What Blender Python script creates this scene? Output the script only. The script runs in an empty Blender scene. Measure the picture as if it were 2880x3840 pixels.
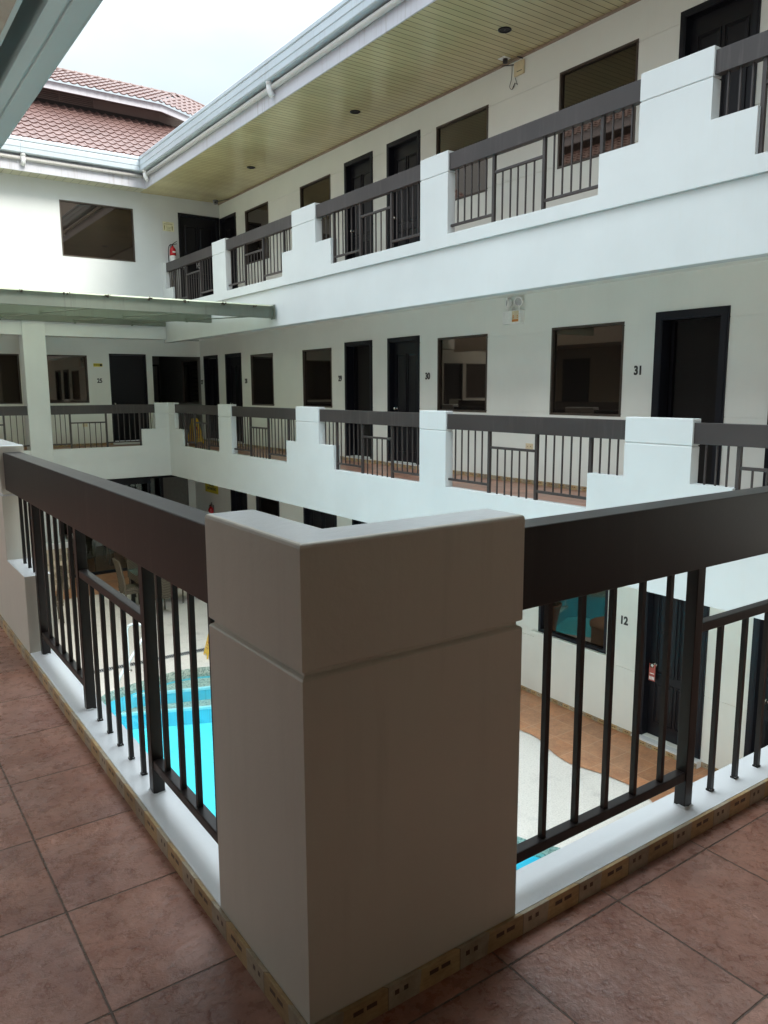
import bpy, bmesh, math, random
from mathutils import Vector, Matrix
random.seed(7)
R = math.radians
scene = bpy.context.scene
col = scene.collection

# ------------------------------------------------------------------ helpers
class MB:
    """collects faces, links them as ONE mesh object"""
    def __init__(s): s.v = []; s.f = []; s.m = []; s.sm = []
    def face(s, pts, mi=0, smooth=False):
        i = len(s.v); s.v += [tuple(p) for p in pts]
        s.f.append(tuple(range(i, i + len(pts)))); s.m.append(mi); s.sm.append(smooth)
    def box(s, x0, x1, y0, y1, z0, z1, mi=0):
        p = [(x0,y0,z0),(x1,y0,z0),(x1,y1,z0),(x0,y1,z0),(x0,y0,z1),(x1,y0,z1),(x1,y1,z1),(x0,y1,z1)]
        for f in ((3,2,1,0),(4,5,6,7),(0,1,5,4),(1,2,6,5),(2,3,7,6),(3,0,4,7)): s.face([p[i] for i in f], mi)
        return s
    def mbox(s, fm, u0, u1, w0, w1, z0, z1, mi=0):
        """box in a mapped frame fm(u, w, z)"""
        p = [(u0,w0,z0),(u1,w0,z0),(u1,w1,z0),(u0,w1,z0),(u0,w0,z1),(u1,w0,z1),(u1,w1,z1),(u0,w1,z1)]
        p = [fm(*q) for q in p]
        for f in ((3,2,1,0),(4,5,6,7),(0,1,5,4),(1,2,6,5),(2,3,7,6),(3,0,4,7)): s.face([p[i] for i in f], mi)
        return s
    def tube(s, pts, r, n=10, mi=0, cap=True):
        pts = [Vector(p) for p in pts]; rings = []
        rr = r if isinstance(r, (list, tuple)) else [r] * len(pts)
        up = None
        for i, p in enumerate(pts):
            d = (pts[min(i+1, len(pts)-1)] - pts[max(i-1, 0)]).normalized()
            if up is None:
                up = Vector((0,0,1)) if abs(d.z) < .9 else Vector((1,0,0))
            a = d.cross(up).normalized(); b = a.cross(d).normalized(); up = b
            rings.append([p + (a*math.cos(2*math.pi*k/n) + b*math.sin(2*math.pi*k/n))*rr[i] for k in range(n)])
        for i in range(len(rings)-1):
            for k in range(n):
                s.face([rings[i][k], rings[i][(k+1)%n], rings[i+1][(k+1)%n], rings[i+1][k]], mi, True)
        if cap:
            s.face(list(reversed(rings[0])), mi); s.face(rings[-1], mi)
        return s
    def lathe(s, c, prof, n=24, mi=0, axis='z'):
        rings = []
        for r, h in prof:
            ring = []
            for k in range(n):
                a = 2*math.pi*k/n; q = (r*math.cos(a), r*math.sin(a), h)
                if axis == 'x': q = (h, q[0], q[1])
                if axis == 'y': q = (q[0], h, q[1])
                ring.append((c[0]+q[0], c[1]+q[1], c[2]+q[2]))
            rings.append(ring)
        for i in range(len(rings)-1):
            for k in range(n):
                s.face([rings[i][k], rings[i][(k+1)%n], rings[i+1][(k+1)%n], rings[i+1][k]], mi, True)
        s.face(list(reversed(rings[0])), mi); s.face(rings[-1], mi)
        return s
    def prism(s, poly, z0, z1, mi=0, mtop=None):
        n = len(poly)
        s.face([(x, y, z1) for x, y in poly], mi if mtop is None else mtop)
        s.face([(x, y, z0) for x, y in reversed(poly)], mi)
        for i in range(n):
            a, b = poly[i], poly[(i+1) % n]
            s.face([(a[0],a[1],z0),(b[0],b[1],z0),(b[0],b[1],z1),(a[0],a[1],z1)], mi)
        return s
    def build(s, name, mats, parent=None, org=None, weld=True, bevel=0, recalc=True, seg=2):
        if not isinstance(mats, (list, tuple)): mats = [mats]
        o0 = Vector(org) if org is not None else (Vector(parent.location) if parent is not None and parent.parent is None else Vector((0,0,0)))
        if org is None and parent is not None and parent.parent is not None: o0 = Vector(parent.parent.location)
        me = bpy.data.meshes.new(name)
        me.from_pydata([tuple(Vector(p) - o0) for p in s.v], [], s.f)
        for p, mi, sm in zip(me.polygons, s.m, s.sm): p.material_index = mi; p.use_smooth = sm
        for m in mats: me.materials.append(m)
        if weld:
            bm = bmesh.new(); bm.from_mesh(me)
            bmesh.ops.remove_doubles(bm, verts=bm.verts, dist=1e-5)
            if recalc: bmesh.ops.recalc_face_normals(bm, faces=bm.faces)
            bm.to_mesh(me); bm.free()
        me.update()
        o = bpy.data.objects.new(name, me); col.objects.link(o)
        if parent is not None: o.parent = parent
        else: o.location = o0
        if bevel:
            b = o.modifiers.new('bevel', 'BEVEL'); b.width = bevel; b.segments = seg; b.limit_method = 'ANGLE'; b.angle_limit = R(50)
            b.use_clamp_overlap = True
        return o

def tag(o, label=None, cat=None, group=None, kind=None):
    if label: o['label'] = label
    if cat: o['category'] = cat
    if group: o['group'] = group
    if kind: o['kind'] = kind
    return o
def thing(name, label, cat, loc=(0,0,0), rotz=0, group=None):
    o = bpy.data.objects.new(name, None); col.objects.link(o)
    o.empty_display_size = .1
    o.location = loc; o.rotation_euler = (0,0,rotz)
    return tag(o, label, cat, group)
def struct(o, label=None): return tag(o, label, None, None, 'structure')
def copy_tree(o, parent=None):
    c = o.copy(); col.objects.link(c); c.parent = parent
    for ch in list(o.children): copy_tree(ch, c)
    return c

def grid(mb, fm, us, zs, solid, off=None, t=.125, back=True, boff=None, mi=0):
    """slab in the frame fm(u,w,z) made of the cells where solid(u,z); off(z) insets the front face (grooves)"""
    us = sorted(set(round(u, 5) for u in us)); zs = sorted(set(round(z, 5) for z in zs))
    nu, nz = len(us)-1, len(zs)-1
    S = [[bool(solid((us[i]+us[i+1])/2, (zs[j]+zs[j+1])/2)) for j in range(nz)] for i in range(nu)]
    O = [(off((zs[j]+zs[j+1])/2) if off else 0) for j in range(nz)]
    B = [t - (boff((zs[j]+zs[j+1])/2) if boff else 0) for j in range(nz)]
    g = lambda i, j: S[i][j] if 0 <= i < nu and 0 <= j < nz else False
    for i in range(nu):
        for j in range(nz):
            if not S[i][j]: continue
            u0, u1, z0, z1, o, b = us[i], us[i+1], zs[j], zs[j+1], O[j], B[j]
            mb.face([fm(u0,o,z0), fm(u1,o,z0), fm(u1,o,z1), fm(u0,o,z1)], mi)
            if back: mb.face([fm(u1,b,z0), fm(u0,b,z0), fm(u0,b,z1), fm(u1,b,z1)], mi)
            if not g(i-1,j): mb.face([fm(u0,b,z0), fm(u0,o,z0), fm(u0,o,z1), fm(u0,b,z1)], mi)
            if not g(i+1,j): mb.face([fm(u1,o,z0), fm(u1,b,z0), fm(u1,b,z1), fm(u1,o,z1)], mi)
            if not g(i,j-1): mb.face([fm(u0,b,z0), fm(u1,b,z0), fm(u1,o,z0), fm(u0,o,z0)], mi)
            if not g(i,j+1): mb.face([fm(u0,o,z1), fm(u1,o,z1), fm(u1,b,z1), fm(u0,b,z1)], mi)
            if g(i,j+1):
                if abs(O[j+1]-o) > 1e-6: mb.face([fm(u0,o,z1), fm(u1,o,z1), fm(u1,O[j+1],z1), fm(u0,O[j+1],z1)], mi)
                if back and abs(B[j+1]-b) > 1e-6: mb.face([fm(u0,b,z1), fm(u1,b,z1), fm(u1,B[j+1],z1), fm(u0,B[j+1],z1)], mi)

def inset_poly(poly, d):
    """inset a CCW polygon"""
    n = len(poly); out = []
    for i in range(n):
        p0, p1, p2 = Vector(poly[i-1]), Vector(poly[i]), Vector(poly[(i+1)%n])
        a = (p1-p0).normalized(); b = (p2-p1).normalized()
        na, nb = Vector((-a.y, a.x)), Vector((-b.y, b.x))
        k = na + nb
        out.append(tuple(p1 + k * (d / (k.dot(na)))))
    return out
def pillar(mb, poly, z0, zt, groove=True, mi=0, mtop=None):
    """upper part of a parapet pillar: plan polygon, V groove and rounded top"""
    a = sum(poly[i][0]*poly[(i+1)%len(poly)][1] - poly[(i+1)%len(poly)][0]*poly[i][1] for i in range(len(poly)))
    if a < 0: poly = list(reversed(poly))
    zg = zt - .255
    lv = [(z0, 0)]
    if groove: lv += [(zg-.012, 0), (zg-.008, .003), (zg-.004, .010), (zg+.003, .010), (zg+.006, .003), (zg+.009, 0)]
    lv += [(zt-.009, 0), (zt-.004, .0015), (zt-.0015, .004), (zt, .009)]
    loops = [[(x, y, z) for x, y in (inset_poly(poly, d) if d else poly)] for z, d in lv]
    n = len(poly)
    for i in range(len(loops)-1):
        for k in range(n):
            mb.face([loops[i][k], loops[i][(k+1)%n], loops[i+1][(k+1)%n], loops[i+1][k]], mi)
    mb.face(loops[-1], mi if mtop is None else mtop)

def spline(pts, n=8, closed=True):
    out = []; N = len(pts)
    for i in range(N if closed else N-1):
        p = [Vector(pts[(i+k-1) % N] if closed else pts[max(0, min(N-1, i+k-1))]) for k in range(4)]
        for k in range(n):
            t = k/n
            out.append(tuple(.5*((2*p[1]) + (p[2]-p[0])*t + (2*p[0]-5*p[1]+4*p[2]-p[3])*t*t + (3*p[1]-p[0]-3*p[2]+p[3])*t**3)))
    if not closed: out.append(tuple(pts[-1]))
    return out
def flat_sheet(name, loops, z, mat, parent=None):
    """flat sheet with holes (2D filled curve turned into a mesh)"""
    cu = bpy.data.curves.new(name, 'CURVE'); cu.dimensions = '2D'; cu.fill_mode = 'BOTH'
    for lp in loops:
        sp = cu.splines.new('POLY'); sp.points.add(len(lp)-1); sp.use_cyclic_u = True
        for p, q in zip(sp.points, lp): p.co = (q[0], q[1], 0, 1)
    tmp = bpy.data.objects.new('tmp', cu); col.objects.link(tmp)
    bpy.context.view_layer.update()
    me = bpy.data.meshes.new_from_object(tmp.evaluated_get(bpy.context.evaluated_depsgraph_get()))
    bpy.data.objects.remove(tmp); bpy.data.curves.remove(cu)
    bm = bmesh.new(); bm.from_mesh(me)
    for f in bm.faces:
        if f.normal.z < 0: f.normal_flip()
    bm.to_mesh(me); bm.free()
    me.name = name; me.materials.clear(); me.materials.append(mat)
    o = bpy.data.objects.new(name, me); col.objects.link(o); o.location = (0,0,z)
    if parent: o.parent = parent
    return o
ROT_A = Matrix(((0,0,-1),(-1,0,0),(0,1,0)))      # text on walls facing -x
ROT_B = Matrix(((1,0,0),(0,0,-1),(0,1,0)))       # text on walls facing -y
def text_obj(name, body, size, loc, rot, mat, ext=.004, parent=None, bold=.0, sx=1.0, align='CENTER'):
    cu = bpy.data.curves.new(name, 'FONT'); cu.body = body; cu.size = size; cu.extrude = ext; cu.offset = bold
    cu.align_x = align; cu.align_y = 'CENTER'
    tmp = bpy.data.objects.new('tmp', cu); col.objects.link(tmp); bpy.context.view_layer.update()
    me = bpy.data.meshes.new_from_object(tmp.evaluated_get(bpy.context.evaluated_depsgraph_get()))
    bpy.data.objects.remove(tmp); bpy.data.curves.remove(cu)
    me.name = name; me.materials.clear(); me.materials.append(mat)
    M = rot.to_4x4() @ Matrix.Diagonal((sx,1,1,1))
    me.transform(M)
    o = bpy.data.objects.new(name, me); col.objects.link(o)
    if parent is not None: o.parent = parent; o.location = Vector(loc) - Vector(parent.location)
    else: o.location = loc
    return o

# ------------------------------------------------------------------ materials
def nodes(name):
    m = bpy.data.materials.new(name); m.use_nodes = True
    nt = m.node_tree; b = nt.nodes['Principled BSDF']
    return m, nt, b
def N(nt, t, **kw):
    n = nt.nodes.new(t)
    for k, v in kw.items(): setattr(n, k, v)
    return n
def pos(nt): return N(nt, 'ShaderNodeNewGeometry').outputs['Position']
def noise(nt, vec, scale, detail=4, rough=.55, stretch=None):
    if stretch is not None:
        mp = N(nt, 'ShaderNodeMapping'); mp.inputs['Scale'].default_value = stretch
        nt.links.new(vec, mp.inputs['Vector']); vec = mp.outputs['Vector']
    n = N(nt, 'ShaderNodeTexNoise'); n.inputs['Scale'].default_value = scale
    n.inputs['Detail'].default_value = detail; n.inputs['Roughness'].default_value = rough
    nt.links.new(vec, n.inputs['Vector']); return n.outputs['Fac']
def ramp(nt, fac, stops):
    r = N(nt, 'ShaderNodeValToRGB'); e = r.color_ramp.elements
    while len(e) < len(stops): e.new(.5)
    for el, (p, c) in zip(e, stops): el.position = p; el.color = (*c, 1) if len(c) == 3 else c
    nt.links.new(fac, r.inputs['Fac']); return r.outputs['Color']
def math_(nt, op, a, b=None, clamp=False):
    n = N(nt, 'ShaderNodeMath', operation=op); n.use_clamp = clamp
    for i, q in enumerate((a, b)):
        if q is None: continue
        if isinstance(q, (int, float)): n.inputs[i].default_value = q
        else: nt.links.new(q, n.inputs[i])
    return n.outputs[0]
def mix(nt, fac, a, b, blend='MIX'):
    n = N(nt, 'ShaderNodeMix', data_type='RGBA', blend_type=blend)
    for sock, q in ((n.inputs[0], fac), (n.inputs[6], a), (n.inputs[7], b)):
        if isinstance(q, (int, float)): sock.default_value = q
        elif isinstance(q, tuple): sock.default_value = (*q, 1) if len(q) == 3 else q
        else: nt.links.new(q, sock)
    return n.outputs[2]
def bump(nt, b, h, strength=.2, dist=.01, prev=None):
    n = N(nt, 'ShaderNodeBump'); n.inputs['Strength'].default_value = strength; n.inputs['Distance'].default_value = dist
    nt.links.new(h, n.inputs['Height'])
    if prev is not None: nt.links.new(prev, n.inputs['Normal'])
    nt.links.new(n.outputs[0], b.inputs['Normal']); return n.outputs[0]
def sep(nt, v):
    s = N(nt, 'ShaderNodeSeparateXYZ'); nt.links.new(v, s.inputs[0]); return s.outputs

def paint(name, c, rough=.55, var=.05, bs=.12, bdist=.004, nscale=9, streak=0.0, streak_c=(.25,.24,.2)):
    m, nt, b = nodes(name); p = pos(nt)
    n = noise(nt, p, 1.3, 5)
    lo = tuple(x*(1-var) for x in c); hi = tuple(min(1, x*(1+var)) for x in c)
    cc = ramp(nt, n, [(.3, lo), (.7, hi)])
    if streak:
        s = noise(nt, p, 3.0, 6, .65, (6, 6, .35))
        s2 = noise(nt, p, .9, 3)
        f = math_(nt, 'MULTIPLY', ramp(nt, s, [(.52, (0,0,0)), (.75, (1,1,1))]), ramp(nt, s2, [(.4, (0,0,0)), (.65, (1,1,1))]))
        cc = mix(nt, math_(nt, 'MULTIPLY', f, streak), cc, streak_c)
    nt.links.new(cc, b.inputs['Base Color']); b.inputs['Roughness'].default_value = rough
    h = noise(nt, p, nscale, 6, .6)
    bump(nt, b, h, bs, bdist)
    return m
def plain(name, c, rough=.5, metal=0, spec=None):
    m, nt, b = nodes(name)
    p = pos(nt); n = noise(nt, p, 14, 4)
    nt.links.new(ramp(nt, n, [(.3, tuple(x*.9 for x in c)), (.7, tuple(min(1, x*1.08) for x in c))]), b.inputs['Base Color'])
    b.inputs['Roughness'].default_value = rough; b.inputs['Metallic'].default_value = metal
    if spec is not None: b.inputs['Specular IOR Level'].default_value = spec
    return m

def tile_floor(name, c1, c2, grout, gx, gy, T=.4, gw=.0035, rough=.38, bs=.35, edge=.8):
    m, nt, b = nodes(name); p = pos(nt); s = sep(nt, p)
    fx = math_(nt, 'FLOORED_MODULO', math_(nt, 'SUBTRACT', s[0], gx), T)
    fy = math_(nt, 'FLOORED_MODULO', math_(nt, 'SUBTRACT', s[1], gy), T)
    dx = math_(nt, 'MINIMUM', fx, math_(nt, 'SUBTRACT', T, fx))
    dy = math_(nt, 'MINIMUM', fy, math_(nt, 'SUBTRACT', T, fy))
    d = math_(nt, 'MINIMUM', dx, dy)
    wob = math_(nt, 'MULTIPLY', math_(nt, 'SUBTRACT', noise(nt, p, 60, 2), .5), .002)
    d = math_(nt, 'ADD', d, wob)
    g = math_(nt, 'SMOOTH_MIN', 1.0, math_(nt, 'DIVIDE', d, gw*1.6)); 
    gm = N(nt, 'ShaderNodeMapRange'); gm.interpolation_type = 'SMOOTHSTEP'
    nt.links.new(d, gm.inputs[0]); gm.inputs[1].default_value = gw*.6; gm.inputs[2].default_value = gw*1.5
    gm = gm.outputs[0]
    # one random shift per tile
    ix = math_(nt, 'FLOOR', math_(nt, 'DIVIDE', math_(nt, 'SUBTRACT', s[0], gx), T))
    iy = math_(nt, 'FLOOR', math_(nt, 'DIVIDE', math_(nt, 'SUBTRACT', s[1], gy), T))
    cv = N(nt, 'ShaderNodeCombineXYZ'); nt.links.new(ix, cv.inputs[0]); nt.links.new(iy, cv.inputs[1])
    wn = N(nt, 'ShaderNodeTexWhiteNoise', noise_dimensions='3D'); nt.links.new(cv.outputs[0], wn.inputs['Vector'])
    sh = N(nt, 'ShaderNodeVectorMath', operation='MULTIPLY_ADD'); nt.links.new(wn.outputs['Color'], sh.inputs[0])
    sh.inputs[1].default_value = (7,7,7); nt.links.new(p, sh.inputs[2]); q = sh.outputs[0]
    big = noise(nt, q, 5.5, 7, .62); fine = noise(nt, q, 26, 6, .65)
    cc = ramp(nt, big, [(.32, c1), (.5, tuple((a+b_)/2 for a, b_ in zip(c1, c2))), (.68, c2)])
    cc = mix(nt, .25, cc, ramp(nt, fine, [(.35, tuple(x*.6 for x in c1)), (.65, tuple(min(1, x*1.25) for x in c2))]))
    tv = math_(nt, 'ADD', math_(nt, 'MULTIPLY', wn.outputs['Value'], .22), .89)
    tvc = N(nt, 'ShaderNodeCombineColor'); [nt.links.new(tv, tvc.inputs[i]) for i in range(3)]
    cc = mix(nt, 1.0, cc, tvc.outputs[0], 'MULTIPLY')
    rid0 = noise(nt, q, 4.2, 8, .6, (1, 1.5, 1))
    cr = ramp(nt, rid0, [(0,(1,1,1)), (.395,(1,1,1)), (.415,(.70,.66,.64)), (.425,(1.06,1.05,1.05)), (.49,(1,1,1)), (.512,(.72,.68,.66)), (.522,(1.08,1.07,1.07)), (.60,(1,1,1)), (.632,(.74,.70,.68)), (.642,(1.06,1.06,1.06)), (1,(1,1,1))])
    cc = mix(nt, .5, cc, cr, 'MULTIPLY')
    hue = noise(nt, q, 2.1, 4, .6)
    cc = mix(nt, .6, cc, ramp(nt, hue, [(.35, (1.12,.96,.84)), (.5, (1,1,1)), (.66, (.86,.90,1.0))]), 'MULTIPLY')
    cc = mix(nt, gm, grout, cc)
    nt.links.new(cc, b.inputs['Base Color'])
    rg = math_(nt, 'ADD', math_(nt, 'MULTIPLY', fine, .3), rough-.15)
    nt.links.new(rg, b.inputs['Roughness'])
    # slate like relief: stepped ridges
    rid = noise(nt, q, 4.2, 8, .6, (1, 1.5, 1))
    st = ramp(nt, rid, [(.0,(0,0,0)), (.40,(.1,.1,.1)), (.43,(.3,.3,.3)), (.50,(.4,.4,.4)), (.53,(.62,.62,.62)), (.62,(.72,.72,.72)), (.65,(.95,.95,.95)), (1,(1,1,1))])
    h = math_(nt, 'ADD', math_(nt, 'MULTIPLY', N(nt, 'ShaderNodeRGBToBW').outputs[0], 0), 0)
    bw = N(nt, 'ShaderNodeRGBToBW'); nt.links.new(st, bw.inputs[0])
    h = math_(nt, 'ADD', math_(nt, 'MULTIPLY', bw.outputs[0], .3), math_(nt, 'MULTIPLY', fine, .35))
    h = math_(nt, 'ADD', h, math_(nt, 'MULTIPLY', gm, edge))
    b.inputs['Specular IOR Level'].default_value = .5
    bump(nt, b, h, bs, .014)
    return m

def skirting_mat():
    m, nt, b = nodes('skirting tiles'); p = pos(nt); s = sep(nt, p)
    u = math_(nt, 'ADD', s[0], s[1])
    P = .205
    f = math_(nt, 'FLOORED_MODULO', math_(nt, 'SUBTRACT', u, .176), P)
    zz = math_(nt, 'FLOORED_MODULO', math_(nt, 'ADD', s[2], 3.1), 3.1)      # height above each floor
    slant = math_(nt, 'ADD', f, math_(nt, 'MULTIPLY', math_(nt, 'SUBTRACT', zz, .03), -.12))
    tan_ = math_(nt, 'GREATER_THAN', slant, .090)
    def band(v, a, bb): return math_(nt, 'MULTIPLY', math_(nt, 'GREATER_THAN', v, a), math_(nt, 'LESS_THAN', v, bb))
    inz = band(zz, .030, .041)
    dash = math_(nt, 'MULTIPLY', math_(nt, 'ADD', band(f, .116, .142), band(f, .150, .177)), inz)
    inz2 = band(zz, .029, .041)
    dots = math_(nt, 'MULTIPLY', math_(nt, 'ADD', band(f, .019, .031), band(f, .044, .056)), inz2)
    joint = math_(nt, 'LESS_THAN', f, .0022)
    n = noise(nt, p, 40, 4, .6)
    grey = ramp(nt, n, [(.3, (.36,.30,.21)), (.7, (.46,.39,.28))])
    yel = ramp(nt, noise(nt, p, 30, 5, .7, (1,1,5)), [(.3, (.38,.255,.12)), (.7, (.52,.37,.19))])
    c = mix(nt, tan_, grey, yel)
    wn = N(nt, 'ShaderNodeTexWhiteNoise', noise_dimensions='1D'); nt.links.new(math_(nt, 'FLOOR', math_(nt, 'DIVIDE', math_(nt, 'SUBTRACT', u, .176), P)), wn.inputs['W'])
    tv = math_(nt, 'ADD', math_(nt, 'MULTIPLY', wn.outputs['Value'], .35), .78)
    tvc = N(nt, 'ShaderNodeCombineColor'); [nt.links.new(tv, tvc.inputs[i]) for i in range(3)]
    c = mix(nt, 1.0, c, tvc.outputs[0], 'MULTIPLY')
    dirt = ramp(nt, noise(nt, p, 22, 6, .7), [(.38, (.80,.76,.72)), (.55, (1.05,1.05,1.05))]); c = mix(nt, .8, c, dirt, 'MULTIPLY')
    c = mix(nt, math_(nt, 'ADD', dash, dots), c, (.07,.035,.02))
    c = mix(nt, joint, c, (.14,.10,.06))
    nt.links.new(c, b.inputs['Base Color']); b.inputs['Roughness'].default_value = .4
    bump(nt, b, math_(nt, 'SUBTRACT', tan_, math_(nt, 'MULTIPLY', joint, 1.5)), .25, .002)
    return m

def boards(name, c, axis, pitch, rough=.3, dark=.35, stain=True):
    """lining boards with a shadow gap; axis = coordinate across the boards"""
    m, nt, b = nodes(name); p = pos(nt); s = sep(nt, p)
    f = math_(nt, 'FLOORED_MODULO', s[axis], pitch)
    gap = math_(nt, 'LESS_THAN', f, .011)
    ii = math_(nt, 'FLOOR', math_(nt, 'DIVIDE', s[axis], pitch))
    wn = N(nt, 'ShaderNodeTexWhiteNoise', noise_dimensions='1D'); nt.links.new(ii, wn.inputs['W'])
    n = noise(nt, p, .6, 4)
    cc = ramp(nt, n, [(.3, tuple(x*.86 for x in c)), (.7, tuple(x*1.1 for x in c))])
    tv = math_(nt, 'ADD', math_(nt, 'MULTIPLY', wn.outputs['Value'], .10), .95)
    tvc = N(nt, 'ShaderNodeCombineColor'); [nt.links.new(tv, tvc.inputs[i]) for i in range(3)]
    cc = mix(nt, 1.0, cc, tvc.outputs[0], 'MULTIPLY')
    cc = mix(nt, gap, cc, tuple(x*dark for x in c))
    nt.links.new(cc, b.inputs['Base Color']); b.inputs['Roughness'].default_value = rough
    prof = math_(nt, 'SMOOTH_MIN', f, .014)
    rise = N(nt, 'ShaderNodeMapRange'); nt.links.new(f, rise.inputs[0]); rise.inputs[1].default_value = 0; rise.inputs[2].default_value = .016
    w = noise(nt, p, 2.0, 2)
    bump(nt, b, math_(nt, 'ADD', rise.outputs[0], math_(nt, 'MULTIPLY', w, .6)), .35, .006)
    return m

def glass_dark(name, c=(.012,.010,.009), ior=1.9, tint=(1,.80,.64), rough=.02):
    m, nt, b = nodes(name); p = pos(nt)
    b.inputs['Base Color'].default_value = (*c, 1); b.inputs['Roughness'].default_value = rough
    b.inputs['IOR'].default_value = ior; b.inputs['Specular Tint'].default_value = (*tint, 1)
    bump(nt, b, noise(nt, p, .8, 1), .02, .02)
    return m
def glass_clear(name, tint=(.42,.45,.44), k=.16):
    m = bpy.data.materials.new(name); m.use_nodes = True; nt = m.node_tree; nt.nodes.clear()
    o = N(nt, 'ShaderNodeOutputMaterial'); t = N(nt, 'ShaderNodeBsdfTransparent'); g = N(nt, 'ShaderNodeBsdfGlossy')
    t.inputs[0].default_value = (*tint, 1); g.inputs['Roughness'].default_value = .02; g.inputs[0].default_value = (.9,.95,.95,1)
    fr = N(nt, 'ShaderNodeFresnel'); fr.inputs[0].default_value = 1.5
    f = math_(nt, 'ADD', fr.outputs[0], k*.3, True)
    mx = N(nt, 'ShaderNodeMixShader'); nt.links.new(f, mx.inputs[0]); nt.links.new(t.outputs[0], mx.inputs[1]); nt.links.new(g.outputs[0], mx.inputs[2])
    nt.links.new(mx.outputs[0], o.inputs[0]); return m

M = {}
M['white']  = paint('white wall paint', (.585,.605,.605), .5, .035, .14, .005, 4, .22, (.55,.54,.48))
M['cream']  = paint('cream corridor paint', (.815,.83,.775), .55, .03, .08, .003, 7, .06, (.5,.47,.4))
M['near']   = paint('near balcony paint', (.635,.605,.52), .38, .05, .30, .005, 22, .38, (.40,.37,.31))
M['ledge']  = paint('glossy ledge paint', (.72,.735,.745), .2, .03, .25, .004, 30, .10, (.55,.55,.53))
M['rail']   = paint('dark bronze rail paint', (.0105,.0072,.0068), .36, .25, .12, .002, 25, .25, (.12,.10,.09))
M['rail'].node_tree.nodes['Principled BSDF'].inputs['Specular IOR Level'].default_value = .35
M['railfar']= paint('weathered rail paint', (.038,.031,.030), .45, .25, .10, .002, 25, .35, (.17,.15,.14))
M['doorm']  = paint('dark stained door', (.008,.008,.011), .34, .2, .1, .002, 30)
M['frame']  = paint('dark door frame', (.009,.010,.015), .38, .15, .05, .002, 30)
for k_ in ('doorm', 'frame'): M[k_].node_tree.nodes['Principled BSDF'].inputs['Specular IOR Level'].default_value = .28
M['bronze'] = plain('bronze window frame', (.075,.058,.046), .4, .3)
M['pane']   = glass_dark('bronze tinted glass')
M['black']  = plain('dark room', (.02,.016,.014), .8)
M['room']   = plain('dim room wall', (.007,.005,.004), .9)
M['tile']   = tile_floor('slate look floor tile', (.235,.095,.062), (.41,.225,.17), (.15,.105,.08), .095, -.065, gw=.0021, rough=.29, bs=.8)
M['tilefar']= tile_floor('corridor floor tile', (.24,.115,.075), (.42,.22,.155), (.17,.10,.075), .095, -.065, bs=.15)
M['tilegnd']= tile_floor('terracotta walkway tile', (.33,.148,.075), (.47,.245,.13), (.47,.28,.165), 6.53, .27, .41, .0055, .42, .3, .4)
M['skirt']  = skirting_mat()
M['soffit'] = boards('lining boards', (.60,.525,.30), 1, .105, .2, .25)
M['soffitb']= boards('lining boards along', (.50,.48,.36), 0, .17, .3)
M['soffitn']= plain('brown soffit', (.33,.25,.19), .5)
M['gutter'] = paint('gutter metal', (.47,.53,.58), .35, .05, .06, .003, 3, .6, (.36,.36,.36))
M['fascia'] = paint('white fascia board', (.54,.54,.59), .45, .05, .08, .003, 6, .8, (.30,.27,.25))
M['pvc']    = paint('grey pvc pipe', (.62,.60,.58), .4, .05, .05, .002, 20, .4, (.3,.27,.25))
M['pvcw']   = plain('white pvc', (.75,.75,.76), .35)
M['gutnear']= paint('grey green gutter metal', (.36,.405,.395), .35, .05, .08, .003, 8)
M['roof']   = paint('clay red roof tile', (.160,.094,.084), .5, .12, .1, .003, 12, .15, (.5,.34,.30))
M['brownwall']=paint('brown clerestory wall', (.19,.15,.135), .7, .06)
M['steel']  = paint('grey green canopy steel', (.115,.132,.105), .5, .14, .1, .003, 10, .95, (.055,.06,.045))
M['sheet']  = plain('weathered roof sheet', (.55,.52,.46), .6)
def polymat():
    m = bpy.data.materials.new('translucent roof sheet'); m.use_nodes = True; nt = m.node_tree; nt.nodes.clear()
    o = N(nt, 'ShaderNodeOutputMaterial'); t = N(nt, 'ShaderNodeBsdfTranslucent'); d = N(nt, 'ShaderNodeBsdfDiffuse'); tr = N(nt, 'ShaderNodeBsdfTransparent')
    c = ramp(nt, noise(nt, pos(nt), 1.5, 5), [(.3, (.72,.74,.62)), (.7, (.88,.90,.80))])
    nt.links.new(c, t.inputs[0]); nt.links.new(c, d.inputs[0]); tr.inputs[0].default_value = (.85,.88,.8,1)
    mx = N(nt, 'ShaderNodeMixShader'); mx.inputs[0].default_value = .35; nt.links.new(t.outputs[0], mx.inputs[1]); nt.links.new(d.outputs[0], mx.inputs[2])
    m2 = N(nt, 'ShaderNodeMixShader'); m2.inputs[0].default_value = .12; nt.links.new(mx.outputs[0], m2.inputs[1]); nt.links.new(tr.outputs[0], m2.inputs[2])
    nt.links.new(m2.outputs[0], o.inputs[0]); return m
M['poly'] = polymat()
M['num']    = plain('dark numerals', (.035,.033,.03), .4)
M['numw']   = plain('white numerals', (.72,.72,.74), .5)
M['yellow'] = plain('yellow sign', (.72,.60,.04), .5)
M['yelp']   = plain('yellow plastic', (.80,.50,.02), .4)
M['paper']  = plain('cream laminated paper', (.72,.70,.48), .35)
M['ink']    = plain('brown ink', (.22,.18,.05), .6)
M['blackp'] = plain('black plastic', (.015,.015,.017), .4)
M['red']    = plain('red enamel', (.50,.012,.018), .25)
M['whitep'] = plain('white plastic', (.86,.87,.84), .4)
M['ivory']  = plain('ivory plastic', (.70,.60,.40), .45)
M['grey']   = plain('grey plastic', (.25,.26,.27), .45)
M['chrome'] = plain('brushed steel', (.62,.60,.55), .25, 1)
M['steelw'] = plain('pale painted steel', (.72,.78,.78), .3)
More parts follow.
